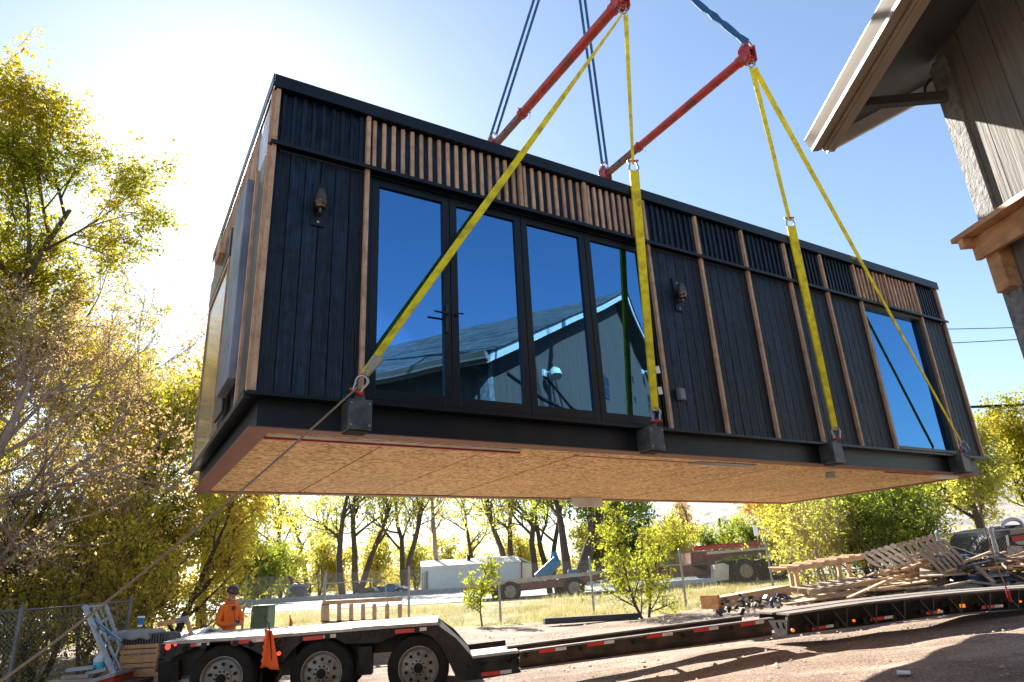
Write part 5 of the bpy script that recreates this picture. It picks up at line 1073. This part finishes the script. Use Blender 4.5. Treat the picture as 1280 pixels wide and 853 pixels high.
prismY([(441, 744), (443, 740), (449, 736), (464, 734), (470, 739), (470, 744)], 50, 1.7, 'body', M('dark_car_paint', (.03, .035, .05), (.04, .05, .07), rough=.3), c2); prismY([(450, 739.5), (453, 736.7), (463, 735.6), (466, 739)], 49.97, .03, 'side_window', carglass, c2)
for x in (446, 464): tw(c2, x, 743.5, 50, .32)
tk = thing('water_tank', at(371, 752, 50), 'dark domed tank standing behind the guardrail at left', 'tank'); c = at(371, 748, 50)
MB().lathe([(.68, 0), (.7, .4), (.66, .85), (.4, 1.1), (.1, 1.15)], Vector((c.x, 50, g(c.x, 50))), (0, 0, 1), 20).build('tank_body', M('dark_grey_tank', (.06, .07, .09), (.1, .11, .13), rough=.5), tk, world=True); MB().lathe([(.12, 1.15), (.12, 1.25)], Vector((c.x, 50, g(c.x, 50))), (0, 0, 1), 12).build('cap', frame_m, tk, world=True)
# signs and poles
sg = thing('road_sign', at(944, 700, 44), 'white rectangular road sign on a thin post beyond the red gooseneck', 'sign'); a = at(941, 657, 44); b = at(948.5, 670, 44)
MB().box(a.x, b.x, 44, 44.03, b.z, a.z).build('sign_face', signw, sg, world=True); MB().tube([Vector((a.x + .2, 44.08, g(14, 44))), Vector((a.x + .2, 44.08, a.z - .1))], .04, 6).build('post', galv, sg, world=True)
up_ = thing('utility_pole', at(903, 690, 75), 'leaning dark wooden utility pole in front of the hills', 'pole'); c = at(905, 692, 75)
MB().tube([Vector((c.x, 75, 1.5)), at(899, 648, 75)], [.17, .13], 8).build('pole', polewood, up_, world=True); MB().beam(at(897, 651, 75), at(903, 650, 75), .08, .08).build('crossarm', polewood, up_, world=True)
ss = thing('street_sign', at(288, 745, 40), 'green street sign hanging under a pale arm left of the person', 'sign'); c = at(289, 730, 40)
MB().tube([Vector((c.x, 40, g(c.x, 40))), at(289, 728, 40)], .09, 8).build('post', frame_m, ss, world=True); MB().beam(at(258, 736, 40), at(292, 733, 40), .08, .12).build('arm', galv, ss, world=True); prismY([(271, 739), (279, 738.5), (279, 744), (271, 744.5)], 40, .04, 'sign_face', signg, ss)
# overhead wires
for (ya_, yb, Yw, r_, lab) in ((412.5, 409.5, 45, .03, 'upper thin overhead wire right of the module'), (431, 424, 45, .03, 'lower thin overhead wire right of the module'), (511.5, 506, 34, .07, 'thick black overhead cable in front of the right hand trees')):
    a, b = at(1150, ya_, Yw), at(1290, yb, Yw); d = (b - a); pts = [a + d * t + Vector((0, 0, .12 * (t - .5) ** 2)) for t in np.linspace(-3, 4, 30)]
    MB().tube(pts, r_, 5).build('overhead_wire', wireblk, label=lab, cat='wire', group='overhead wires at right')
# vehicles behind the right fence
pv = thing('parked_truck', at(1165 + 100, 700, 20), 'dark vehicle with pale fenders half hidden behind the right fence', 'truck'); 
prismY([(1236, 700), (1238, 668), (1244, 660), (1256, 657), (1290, 655), (1300, 700)], 20, 1.9, 'body', M('dark_car_paint', (.03, .035, .05)), pv); MB().tube([atY(1266 + 13 * math.cos(t), 660 - 11 * math.sin(t), 19.8) for t in [PI * k / 10 for k in range(11)]], .05, 6).build('fender', carpaint, pv, world=True); tw(pv, 1270, 690, 19.85, .45); tw(pv, 1246, 692, 19.9, .42)
prismY([(1262, 662), (1280, 655), (1290, 655), (1290, 668), (1264, 669)], 19.8, .05, 'side_window', carglass, pv)
dr = thing('truck_tailboard', at(1265, 670, 15.5), 'black edged red and white metal panel jutting in at the right picture edge', 'panel')
prismY([(1260, 669), (1295, 664), (1295, 684), (1262, 682)], 15.0, .08, 'frame', blackp, dr); prismY([(1264, 671), (1293, 667), (1293, 673), (1266, 677)], 14.98, .015, 'red_face', redp, dr); prismY([(1268, 677.5), (1293, 674), (1293, 681), (1274, 681)], 14.98, .015, 'white_face', greyboard, dr)
MB().beam(at(1290, 682, 15.05), Vector((at(1290, 682, 15.05).x, 15.05, g(10.5, 15))), .06, .06).build('leg', frame_m, dr, world=True)
lf2 = thing('bucket_lift', at(1015, 690, 34), 'white lift machine behind the golden shrubs left of centre right', 'machine')
prismY([(1007, 663), (1009, 655), (1018, 653), (1021, 662), (1021, 672), (1008, 672)], 38, 1.2, 'cab', signw, lf2); MB().beam(at(1009, 650, 38.4), at(1052, 643, 38.4), .22, .22).build('boom', signw, lf2, world=True); prismY([(1028, 645), (1042, 642), (1042, 660), (1028, 661)], 38.3, .6, 'engine_box', signw, lf2)
MB().tube([at(1012, 650, 38.4), at(1010, 634, 38.4)], .06, 6).build('mast', signw, lf2, world=True); prismY([(1007, 672), (1045, 668), (1046, 690), (1007, 694)], 38.1, 1.2, 'base', greyboard, lf2)

# ------------------------------------------------------------------ TREES
gold = leafmat('gold_green_leaves', [(.09, .12, .02), (.22, .23, .03), (.40, .32, .04), (.46, .27, .05)], .6)
bright = leafmat('sunlit_olive_leaves', [(.16, .17, .04), (.36, .32, .07), (.54, .42, .09), (.60, .36, .12)], .75)
greeny = leafmat('green_yellow_leaves', [(.08, .12, .03), (.16, .21, .045), (.32, .33, .06), (.50, .43, .08)], .65)
tan = leafmat('dry_tan_leaves', [(.26, .17, .11), (.44, .31, .20), (.58, .44, .31)], .55)
yellowl = leafmat('yellow_leaves', [(.26, .26, .07), (.42, .37, .09), (.54, .43, .11)], .6)
willow = leafmat('willow_leaves', [(.22, .24, .07), (.40, .38, .11), (.55, .47, .14)], .6)
orangel = leafmat('orange_leaves', [(.26, .15, .06), (.40, .24, .08), (.5, .35, .10)], .5)
darkl = leafmat('dark_conifer_needles', [(.015, .035, .02), (.03, .055, .03), (.05, .08, .045)], .25)
lime = leafmat('lime_leaves', [(.15, .20, .03), (.30, .32, .05), (.46, .42, .07)], .6)
def skeleton(r, H, spread, tr, levels=4, nch=(9, 6, 5, 4), lean=(0, 0), first=.22, up=.35, wig=.16, stems=1, ang=(28, 62)):
    br = []
    def grow(p, d, l, rad, lv):
        n = 7 if lv == 0 else 5; pts = [p.copy()]; rr = [rad]
        for i in range(n):
            d = (d + Vector((r.uniform(-1, 1), r.uniform(-1, 1), r.uniform(-1, 1))) * wig + Vector((0, 0, up * (.25 if lv else .12)))).normalized(); p = p + d * (l / n); pts.append(p.copy()); rr.append(rad * (1 - .78 * (i + 1) / n) + .002)
        br.append((pts, rr, lv))
        if lv >= levels - 1: return
        for k in range(nch[lv]):
            t = (first if lv == 0 else .15) + (1 - (first if lv == 0 else .15)) * (k + r.random()) / nch[lv]; t = min(t, .98)
            i = min(int(t * n), n - 1); q = pts[i].lerp(pts[i + 1], t * n - i); dd = (pts[i + 1] - pts[i]).normalized(); a = dd.orthogonal().normalized(); a = Matrix.Rotation(r.uniform(0, 2 * PI), 3, dd) @ a
            th = math.radians(r.uniform(*ang)); nd = dd * math.cos(th) + a * math.sin(th)
            ll = (spread if lv == 0 else l * .55) * (1 - .5 * t if lv == 0 else 1) * r.uniform(.7, 1.15); grow(q, nd.normalized(), ll, max(rr[i] * .55, .004), lv + 1)
    for s_ in range(stems):
        a = 2 * PI * s_ / stems + r.random(); sp_ = .35 if stems > 1 else .0
        grow(Vector((math.cos(a), math.sin(a), 0)) * (.12 * (stems > 1)), Vector((lean[0] + sp_ * math.cos(a), lean[1] + sp_ * math.sin(a), 1)).normalized(), H * r.uniform(.85, 1), tr, 0)
    return br
def leaves(nr, br, n, size, scatter, minlv, droop=0, aspect=.5, zc=None):
    B = [(b, sum((q - p).length for p, q in zip(b[0][:-1], b[0][1:]))) for b in br if b[2] >= minlv]
    wts = np.array([x[1] for x in B]); wts = wts * nr.uniform(.3, 1.7, len(wts)); wts /= wts.sum(); ids = nr.choice(len(B), n, p=wts); P = np.zeros((n, 3)); pa = [np.array([tuple(p) for p in b[0][0]]) for b in B]
    t = nr.uniform(.1, 1.05, n)
    for i in range(n):
        a = pa[ids[i]]; m = len(a) - 1; u = min(t[i], .999) * m; k = int(u); P[i] = a[k] * (1 - u + k) + a[k + 1] * (u - k)
    k_ = 9; ci = (np.arange(n) // k_) * k_; P = P[ci] + np.repeat(nr.normal(0, scatter, ((n + k_ - 1) // k_, 3)), k_, 0)[:n] + nr.normal(0, size * 1.5, (n, 3)); P[:, 2] -= np.abs(nr.normal(0, scatter + droop, n)) * .3
    if zc is not None: P = P[P[:, 2] > zc]; n = len(P)
    A = nr.normal(size=(n, 3)); A /= np.linalg.norm(A, axis=1)[:, None]; Bv = np.cross(A, nr.normal(size=(n, 3))); Bv /= np.linalg.norm(Bv, axis=1)[:, None]; s = size * np.clip(nr.lognormal(-.15, .38, n), .35, 2)[:, None]
    V = np.stack([P - A * s, P + Bv * s * aspect, P + A * s, P - Bv * s * aspect], 1).reshape(-1, 3); F = np.arange(n * 4).reshape(-1, 4); return V, F
def tree(name, loc, lab, cat, H, spread, tr, leafmat_, n, size, scatter, seed, bm=bark, group=None, minlv=2, zc=None, maxlv=9, sides=(9, 6, 4, 3, 3), aspect=.5, **kw):
    r = random.Random(seed); nr = np.random.default_rng(seed); br = skeleton(r, H, spread, tr, **kw)
    t = thing(name, loc, lab, cat, 0, group); m = MB()
    for pts, rr, lv in br:
        if lv <= maxlv: m.tube(pts, rr, sides[lv], cap=False)
    m.build('trunk', bm, t, smooth=True)
    if n: V, F = leaves(nr, br, n, size, scatter, minlv, aspect=aspect, zc=zc); npmesh('crown', V, F, leafmat_, t)
    return t
def on(px, Y, dz=0): p = at(px, 760, Y); return Vector((p.x, Y, g(p.x, Y) - .1 + dz))
def onx(x, Y): return Vector((x, Y, g(x, Y) - .1))
# near left
tree('elm_tree', onx(-14.9, 16), 'tall gold and green elm filling the upper left corner', 'tree', 13.2, 5.6, .26, gold, 170000, .046, .2, 21, levels=5, nch=(17, 7, 5, 3), first=.12, minlv=3, lean=(.05, 0), up=.38)
tree('brown_tree', onx(-12.6, 13.6), 'dry tan leaved tree with sweeping bare branches at the left edge', 'tree', 6.9, 6.0, .20, tan, 40000, .032, .15, 5, bm=barkpale, levels=5, nch=(15, 8, 5, 3), first=.10, minlv=3, up=.30, wig=.12, lean=(.25, 0), ang=(35, 70))
tree('ash_tree', onx(-10.6, 18.5), 'green topped tree just left of the hanging module', 'tree', 8.3, 3.2, .16, gold, 26000, .058, .2, 9, levels=5, nch=(11, 6, 4, 3), first=.2, minlv=3, lean=(.05, 0))
tree('young_elm_tree', onx(-9.0, 17.6), 'yellow green bushy tree behind the person in orange', 'tree', 4.4, 2.0, .1, bright, 14000, .052, .17, 12, levels=5, nch=(10, 6, 4, 3), first=.05, minlv=2, stems=2, lean=(.02, 0))
tree('thicket_shrub', onx(-10.4, 15.4), 'dense green and gold shrub behind the leaning steel rack', 'shrub', 4.2, 2.6, .07, bright, 11000, .038, .2, 31, levels=4, nch=(9, 6, 5), first=.05, minlv=1, stems=3)
tree('thicket_shrub', onx(-12.4, 13.2), 'olive gold shrub behind the fence at the lower left edge', 'shrub', 3.4, 2.3, .06, bright, 8500, .04, .19, 32, levels=4, nch=(9, 6, 5), first=.03, minlv=1, stems=3)
tree('thicket_shrub', onx(-8.9, 14.6), 'low olive shrub between the steel rack and the white wrapped bundle', 'shrub', 2.3, 1.7, .05, bright, 9000, .038, .15, 33, levels=4, nch=(8, 6, 4), first=.03, minlv=1, stems=3)
tree('background_tree', onx(-15.5, 24), 'pale yellow tree deep behind the tan tree at left', 'tree', 10.5, 4.5, .2, gold, 26000, .09, .25, 41, levels=5, nch=(11, 6, 4, 3), minlv=3)
tree('background_tree', onx(-12.2, 27), 'tall yellow green tree seen between the elm and the module', 'tree', 9.5, 3.6, .2, yellowl, 20000, .09, .25, 42, levels=5, nch=(11, 6, 4, 3), minlv=3)
tree('background_tree', onx(-20, 22), 'green yellow tree at the far left edge behind the elm', 'tree', 10, 4.5, .2, greeny, 24000, .09, .25, 43, levels=5, nch=(11, 6, 4, 3), minlv=3)
tree('thicket_shrub', onx(-11.2, 19.5), 'golden shrub low behind the chain link fence at left', 'shrub', 3.6, 2.8, .07, bright, 13000, .06, .17, 44, levels=4, nch=(9, 6, 5), first=.03, minlv=1, stems=3)
tree('thicket_shrub', onx(-11.4, 12.9), 'knee high olive undergrowth just behind the left fence', 'shrub', 1.7, 1.3, .03, bright, 9000, .035, .12, 45, levels=4, nch=(9, 6, 4), first=.02, minlv=1, stems=4)
tree('thicket_shrub', onx(-9.9, 13.6), 'low gold undergrowth between the left fence and the steel rack', 'shrub', 1.9, 1.4, .03, bright, 9000, .035, .12, 46, levels=4, nch=(9, 6, 4), first=.02, minlv=1, stems=4)
tree('thicket_shrub', onx(-13.6, 14.6), 'undergrowth at the far left picture edge behind the fence', 'shrub', 2.2, 1.7, .03, bright, 9000, .04, .14, 47, levels=4, nch=(9, 6, 4), first=.02, minlv=1, stems=4)
tree('thicket_shrub', onx(-13.2, 19), 'wide low gold shrub deep in the thicket under the ash tree', 'shrub', 3.0, 2.8, .04, bright, 12000, .05, .2, 48, levels=4, nch=(9, 6, 4), first=.02, minlv=1, stems=4)
# yard edge
tree('sapling', onx(-1.41, 23), 'slender lime green sapling in the dry grass left of centre', 'sapling', 2.3, .7, .03, lime, 2000, .045, .09, 51, levels=4, nch=(11, 4, 3), first=.2, minlv=1, up=.3)
tree('young_tree', onx(3.66, 22), 'leafy lime green young tree standing before the parked trailers', 'tree', 3.7, 1.15, .045, lime, 6500, .045, .12, 52, levels=4, nch=(20, 6, 4), first=.04, minlv=1, up=.2, stems=2, ang=(35, 70))
tree('large_shrub', onx(11.6, 23.5), 'big round green shrub behind the scrap wood pile', 'shrub', 3.3, 2.3, .07, greeny, 18000, .05, .24, 53, levels=4, nch=(11, 6, 5), first=.03, minlv=1, stems=4)
tree('large_shrub', onx(13.6, 24.5), 'green and yellow shrub touching the right side of the big round shrub', 'shrub', 3.1, 2.0, .07, greeny, 13000, .05, .22, 54, levels=4, nch=(11, 6, 5), first=.03, minlv=1, stems=3)
tree('golden_shrub', onx(9.6, 22.5), 'thin golden brown shrub rising behind the wooden bench frame', 'shrub', 2.7, 1.7, .04, willow, 5500, .045, .12, 55, levels=4, nch=(10, 6, 4), first=.03, minlv=1, stems=4, bm=barkpale)
tree('golden_shrub', onx(10.6, 27), 'bright yellow shrub beside the end of the red gooseneck', 'shrub', 4.0, 2.2, .06, yellowl, 6500, .07, .22, 56, levels=4, nch=(10, 6, 4), first=.03, minlv=1, stems=3)
# right
tree('cottonwood_tree', onx(25.5, 35), 'tall green and gold tree at the right edge behind the workshop wall', 'tree', 7.0, 4.0, .25, gold, 26000, .075, .32, 61, levels=5, nch=(13, 6, 4, 3), first=.15, minlv=2)
tree('cottonwood_tree', onx(20.2, 31), 'pale yellow tree with dark leaning trunk right of the module corner', 'tree', 6.2, 3.2, .2, willow, 26000, .08, .24, 62, levels=5, nch=(11, 6, 4, 3), first=.25, minlv=2, lean=(-.2, 0))
tree('cottonwood_tree', onx(31, 37), 'green tree cut by the right picture edge', 'tree', 8.2, 4.6, .25, greeny, 22000, .09, .3, 63, levels=5, nch=(11, 6, 4, 3), first=.1, minlv=2)
tree('cottonwood_tree', onx(17.6, 34), 'golden tree glimpsed under the right end of the module', 'tree', 5.2, 3.2, .15, yellowl, 16000, .09, .26, 64, levels=5, nch=(11, 6, 4, 3), first=.1, minlv=2, stems=2)
# across the road: prototypes, copied
wl = [tree('willow_tree', onx(-23, 58), 'x', 'tree', 12, 5.5, .30, willow, 4200, .12, .5, 70 + i, levels=5, nch=(8, 6, 4, 3), first=.3, minlv=3, stems=(2, 1, 2)[i], wig=.2, group='bare and yellow trees across the road') for i in range(3)]
spots = [(332, 60, 0, .95, 'leaning twin stemmed willow nearest the left, over the utility box'), (428, 57, 1, 1.0, 'dark trunked willow left of the white shed, beside the domed tank'), (447, 60, 0, 1.05, 'second dark trunked willow, just left of the blue pickup'), (507, 62, 2, 1.0, 'spreading willow right above the parked silver car'),
         (640, 66, 0, 1.1, 'leaning willow above the right end of the white shed'), (672, 58, 1, 1.0, 'slender willow directly behind the blue chute'), (694, 62, 2, .95, 'upright willow between the blue chute and the thick orange tinged tree'), (590, 72, 1, .9, 'pale thin willow behind the white shed roof'), (382, 74, 2, .9, 'hazy willow far behind the domed tank')]
for i, (px, Yt, k, sc, lab) in enumerate(spots):
    t = wl[k] if lab and not wl[k].get('used') else copy_tree(wl[k]); 
    wl[k]['used'] = 1; t['label'] = lab; t.location = on(px, Yt); t.scale = (sc,) * 3; t.rotation_euler = (0, 0, i * 1.7)
for o in list(bpy.data.objects):
    if 'used' in o.keys(): del o['used']
tree('old_cottonwood', on(712, 46), 'straight dark trunk of an old tree right of the blue chute', 'tree', 9.5, 4.0, .33, greeny, 7000, .12, .35, 81, levels=5, nch=(7, 6, 4, 3), first=.45, minlv=3)
tree('old_cottonwood', on(727, 45), 'thick leaning tree with orange tinged leaves beside the straight dark trunk', 'tree', 9.5, 5.0, .42, greeny, 14000, .13, .4, 82, levels=5, nch=(8, 6, 4, 3), first=.32, minlv=3, lean=(.3, 0))
tree('bare_tree', on(551, 63), 'tall grey bare tree rising behind the left end of the shed', 'tree', 12, 3.2, .26, tan, 500, .1, .3, 83, bm=barkpale, levels=5, nch=(9, 5, 4, 3), first=.35, minlv=3)
tree('bare_tree', on(376, 52), 'thin crooked bare trunk standing behind the domed tank', 'tree', 5.0, 1.6, .14, tan, 300, .1, .2, 84, levels=4, nch=(5, 4, 3), first=.5, minlv=2, wig=.3, lean=(-.3, 0))
tree('bare_tree', on(880, 88), 'spreading leafless tree against the pale hills', 'tree', 8, 4.2, .3, tan, 900, .12, .3, 85, levels=5, nch=(8, 6, 4, 3), first=.25, minlv=3, bm=bark)
tree('bare_tree', on(860, 100), 'pinkish tan bare tree in front of the hill foot', 'tree', 8, 3.5, .2, tan, 7000, .16, .4, 86, levels=5, nch=(9, 6, 4, 3), first=.15, minlv=2, bm=barkpale)
tree('autumn_tree', on(985, 62), 'orange leaved tree with dark forked limbs behind the road sign', 'tree', 8.4, 4.4, .32, orangel, 13000, .13, .38, 87, levels=5, nch=(8, 6, 4, 3), first=.2, minlv=2)
tree('autumn_tree', on(1010, 55), 'yellow tree behind the white lift machine', 'tree', 6.5, 3.4, .2, yellowl, 12000, .12, .35, 88, levels=5, nch=(8, 6, 4, 3), first=.15, minlv=2)
tree('autumn_tree', on(1075, 60), 'golden orange tree behind the big round shrub', 'tree', 8.5, 4.4, .25, orangel, 14000, .13, .38, 89, levels=5, nch=(8, 6, 4, 3), first=.15, minlv=2)
tree('green_bush', on(915, 56), 'small bright green tree left of the white road sign', 'tree', 3.6, 2.0, .1, greeny, 7000, .1, .25, 90, levels=4, nch=(9, 6, 4), first=.05, minlv=1, stems=2)
tree('green_bush', on(955, 54), 'small green bush right of the white road sign', 'bush', 3.0, 1.8, .08, greeny, 6000, .1, .25, 91, levels=4, nch=(9, 6, 4), first=.05, minlv=1, stems=3)
tree('green_bush', on(848, 50), 'yellow green bush between the young tree and the red gooseneck', 'bush', 3.4, 2.0, .08, yellowl, 7000, .1, .25, 92, levels=4, nch=(9, 6, 4), first=.03, minlv=1, stems=3)
tree('green_bush', on(325, 46), 'round grey green bush beyond the road left of the domed tank', 'bush', 3.2, 2.3, .08, greeny, 14000, .09, .25, 93, levels=4, nch=(9, 6, 4), first=.03, minlv=1, stems=3)
for i, (px, Yt, hh, lab) in enumerate([(352, 56, 4.6, 'yellow bush right of the round green bush beyond the road'), (400, 66, 6.5, 'golden bush behind the two dark willow trunks'), (465, 70, 7, 'yellow foliage clump behind the blue pickup'), (520, 70, 5.5, 'yellow bush at the left end of the white shed'), (570, 74, 7, 'yellow clump above the middle of the shed roof'), (650, 72, 6, 'gold bush behind the right end of the shed'), (745, 60, 5.5, 'yellow bush right of the thick leaning tree'), (795, 66, 5, 'golden bush half hidden by the young tree'), (310, 70, 5.5, 'pale yellow bush behind the first willow')]):
    tree('yellow_bush', on(px, Yt), lab, 'bush', hh * .72, 2.4, .1, yellowl if i % 3 else willow, 5200, .13, .33, 100 + i, levels=4, nch=(9, 6, 4), first=.05, minlv=1, stems=3, group='yellow bushes beyond the road')
# conifers
def conifer(loc, H, R, seed, lab):
    r = random.Random(seed); nr = np.random.default_rng(seed); t = thing('conifer', loc, lab, 'tree', 0, 'dark conifers beyond the road'); MB().tube([(0, 0, 0), (0, 0, H)], [.22, .03], 7).build('trunk', bark, t)
    br = []
    for k in range(90):
        z = H * (.1 + .88 * k / 90); a = k * 2.4; l = R * (1 - z / H) ** .8 * r.uniform(.75, 1.1) + .1; br.append(([Vector((0, 0, z)), Vector((math.cos(a) * l * .6, math.sin(a) * l * .6, z - .05 * l)), Vector((math.cos(a) * l, math.sin(a) * l, z - .25 * l))], [.03, .02, .01], 1))
    V, F = leaves(nr, br, 9000, .13, .16, 1, aspect=.3); npmesh('crown', V, F, darkl, t)
conifer(on(783, 58), 9.5, 3.0, 1, 'tall dark conifer behind the top of the young tree'); conifer(on(812, 64), 9.0, 3.2, 2, 'second dark conifer to the right behind the young tree'); conifer(on(752, 70), 10, 2.8, 3, 'dark conifer right of the thick leaning tree')
# far belt of foliage as one mass
nr = np.random.default_rng(77); n = 42000; bx = nr.uniform(-75, 130, n); by = nr.uniform(88, 112, n); hb = 2.2 + 1.1 * np.sin(bx * .21) + 1.6 * np.sin(bx * .53 + 1) + 1.0 * np.sin(bx * 1.3)
bz_ = 1.8 + np.abs(nr.uniform(0, 1, n)) * np.clip(hb, 1.2, 9); A = nr.normal(size=(n, 3)); A /= np.linalg.norm(A, axis=1)[:, None]; Bv = np.cross(A, nr.normal(size=(n, 3))); Bv /= np.linalg.norm(Bv, axis=1)[:, None]; P = np.stack([bx, by, bz_], 1); s = .26 * nr.uniform(.6, 1.4, n)[:, None]
o = npmesh('far_foliage', np.stack([P - A * s, P + Bv * s * .6, P + A * s, P - Bv * s * .6], 1).reshape(-1, 3), np.arange(n * 4).reshape(-1, 4), leafmat('far_autumn_leaves', [(.16, .17, .05), (.34, .28, .08), (.45, .33, .12)], .5, .06)); tag(o, 'far belt of pale autumn foliage along the foot of the hills', kind='stuff')
# dry grass on the bank
nr = np.random.default_rng(5); n = 60000; gx = nr.uniform(-16, 20, n); gy = 23.2 + nr.beta(1.2, 1.5, n) * 8.3; 
dens = np.sin(gx * .9 + gy) * .5 + np.sin(gx * 2.3 - gy * 1.7) * .5; keep = nr.uniform(-1.2, 1, n) < dens + .25; gx, gy = gx[keep], gy[keep]; n = len(gx)
hh = nr.uniform(.06, .26, n) * (1 + .4 * np.sin(gx * 1.1)); gzv = gz(gx, gy) - .02; a = nr.uniform(0, 2 * PI, n); wv = np.stack([np.cos(a), np.sin(a), 0 * a], 1) * .012; P = np.stack([gx, gy, gzv], 1); tip = P + np.stack([nr.normal(0, .06, n), nr.normal(0, .06, n), hh], 1)
V = np.stack([P - wv, P + wv, tip], 1).reshape(-1, 3); o = npmesh('dry_grass', V, np.arange(n * 3).reshape(-1, 3), leafmat('dry_grass_blades', [(.22, .24, .09), (.50, .43, .27), (.70, .62, .46)], .3, .8)); tag(o, 'dry straw coloured grass on the bank below the road', kind='stuff')
# stones on the yard
nr = np.random.default_rng(6); n = 9000; px = nr.uniform(-8, 16, n); py = nr.uniform(7.5, 22, n); s = nr.gamma(1.4, .009, n) + .006; base = np.array([[1, 0, 0], [-.5, .87, 0], [-.5, -.87, 0], [.1, .1, .7]])
rot = nr.uniform(0, 6.3, n); V = np.zeros((n, 4, 3))
for k in range(4): V[:, k, 0] = px + s * (base[k, 0] * np.cos(rot) - base[k, 1] * np.sin(rot)); V[:, k, 1] = py + s * (base[k, 0] * np.sin(rot) + base[k, 1] * np.cos(rot)); V[:, k, 2] = gz(px, py) + base[k, 2] * s
Fq = (np.arange(n)[:, None, None] * 4 + np.array([[0, 1, 3], [1, 2, 3], [2, 0, 3]])[None]).reshape(-1, 3); o = npmesh('yard_stones', V.reshape(-1, 3), Fq, M('yard_stone', (.25, .2, .16), (.5, .42, .35), rough=.9)); tag(o, 'small stones scattered over the dirt yard', kind='stuff')
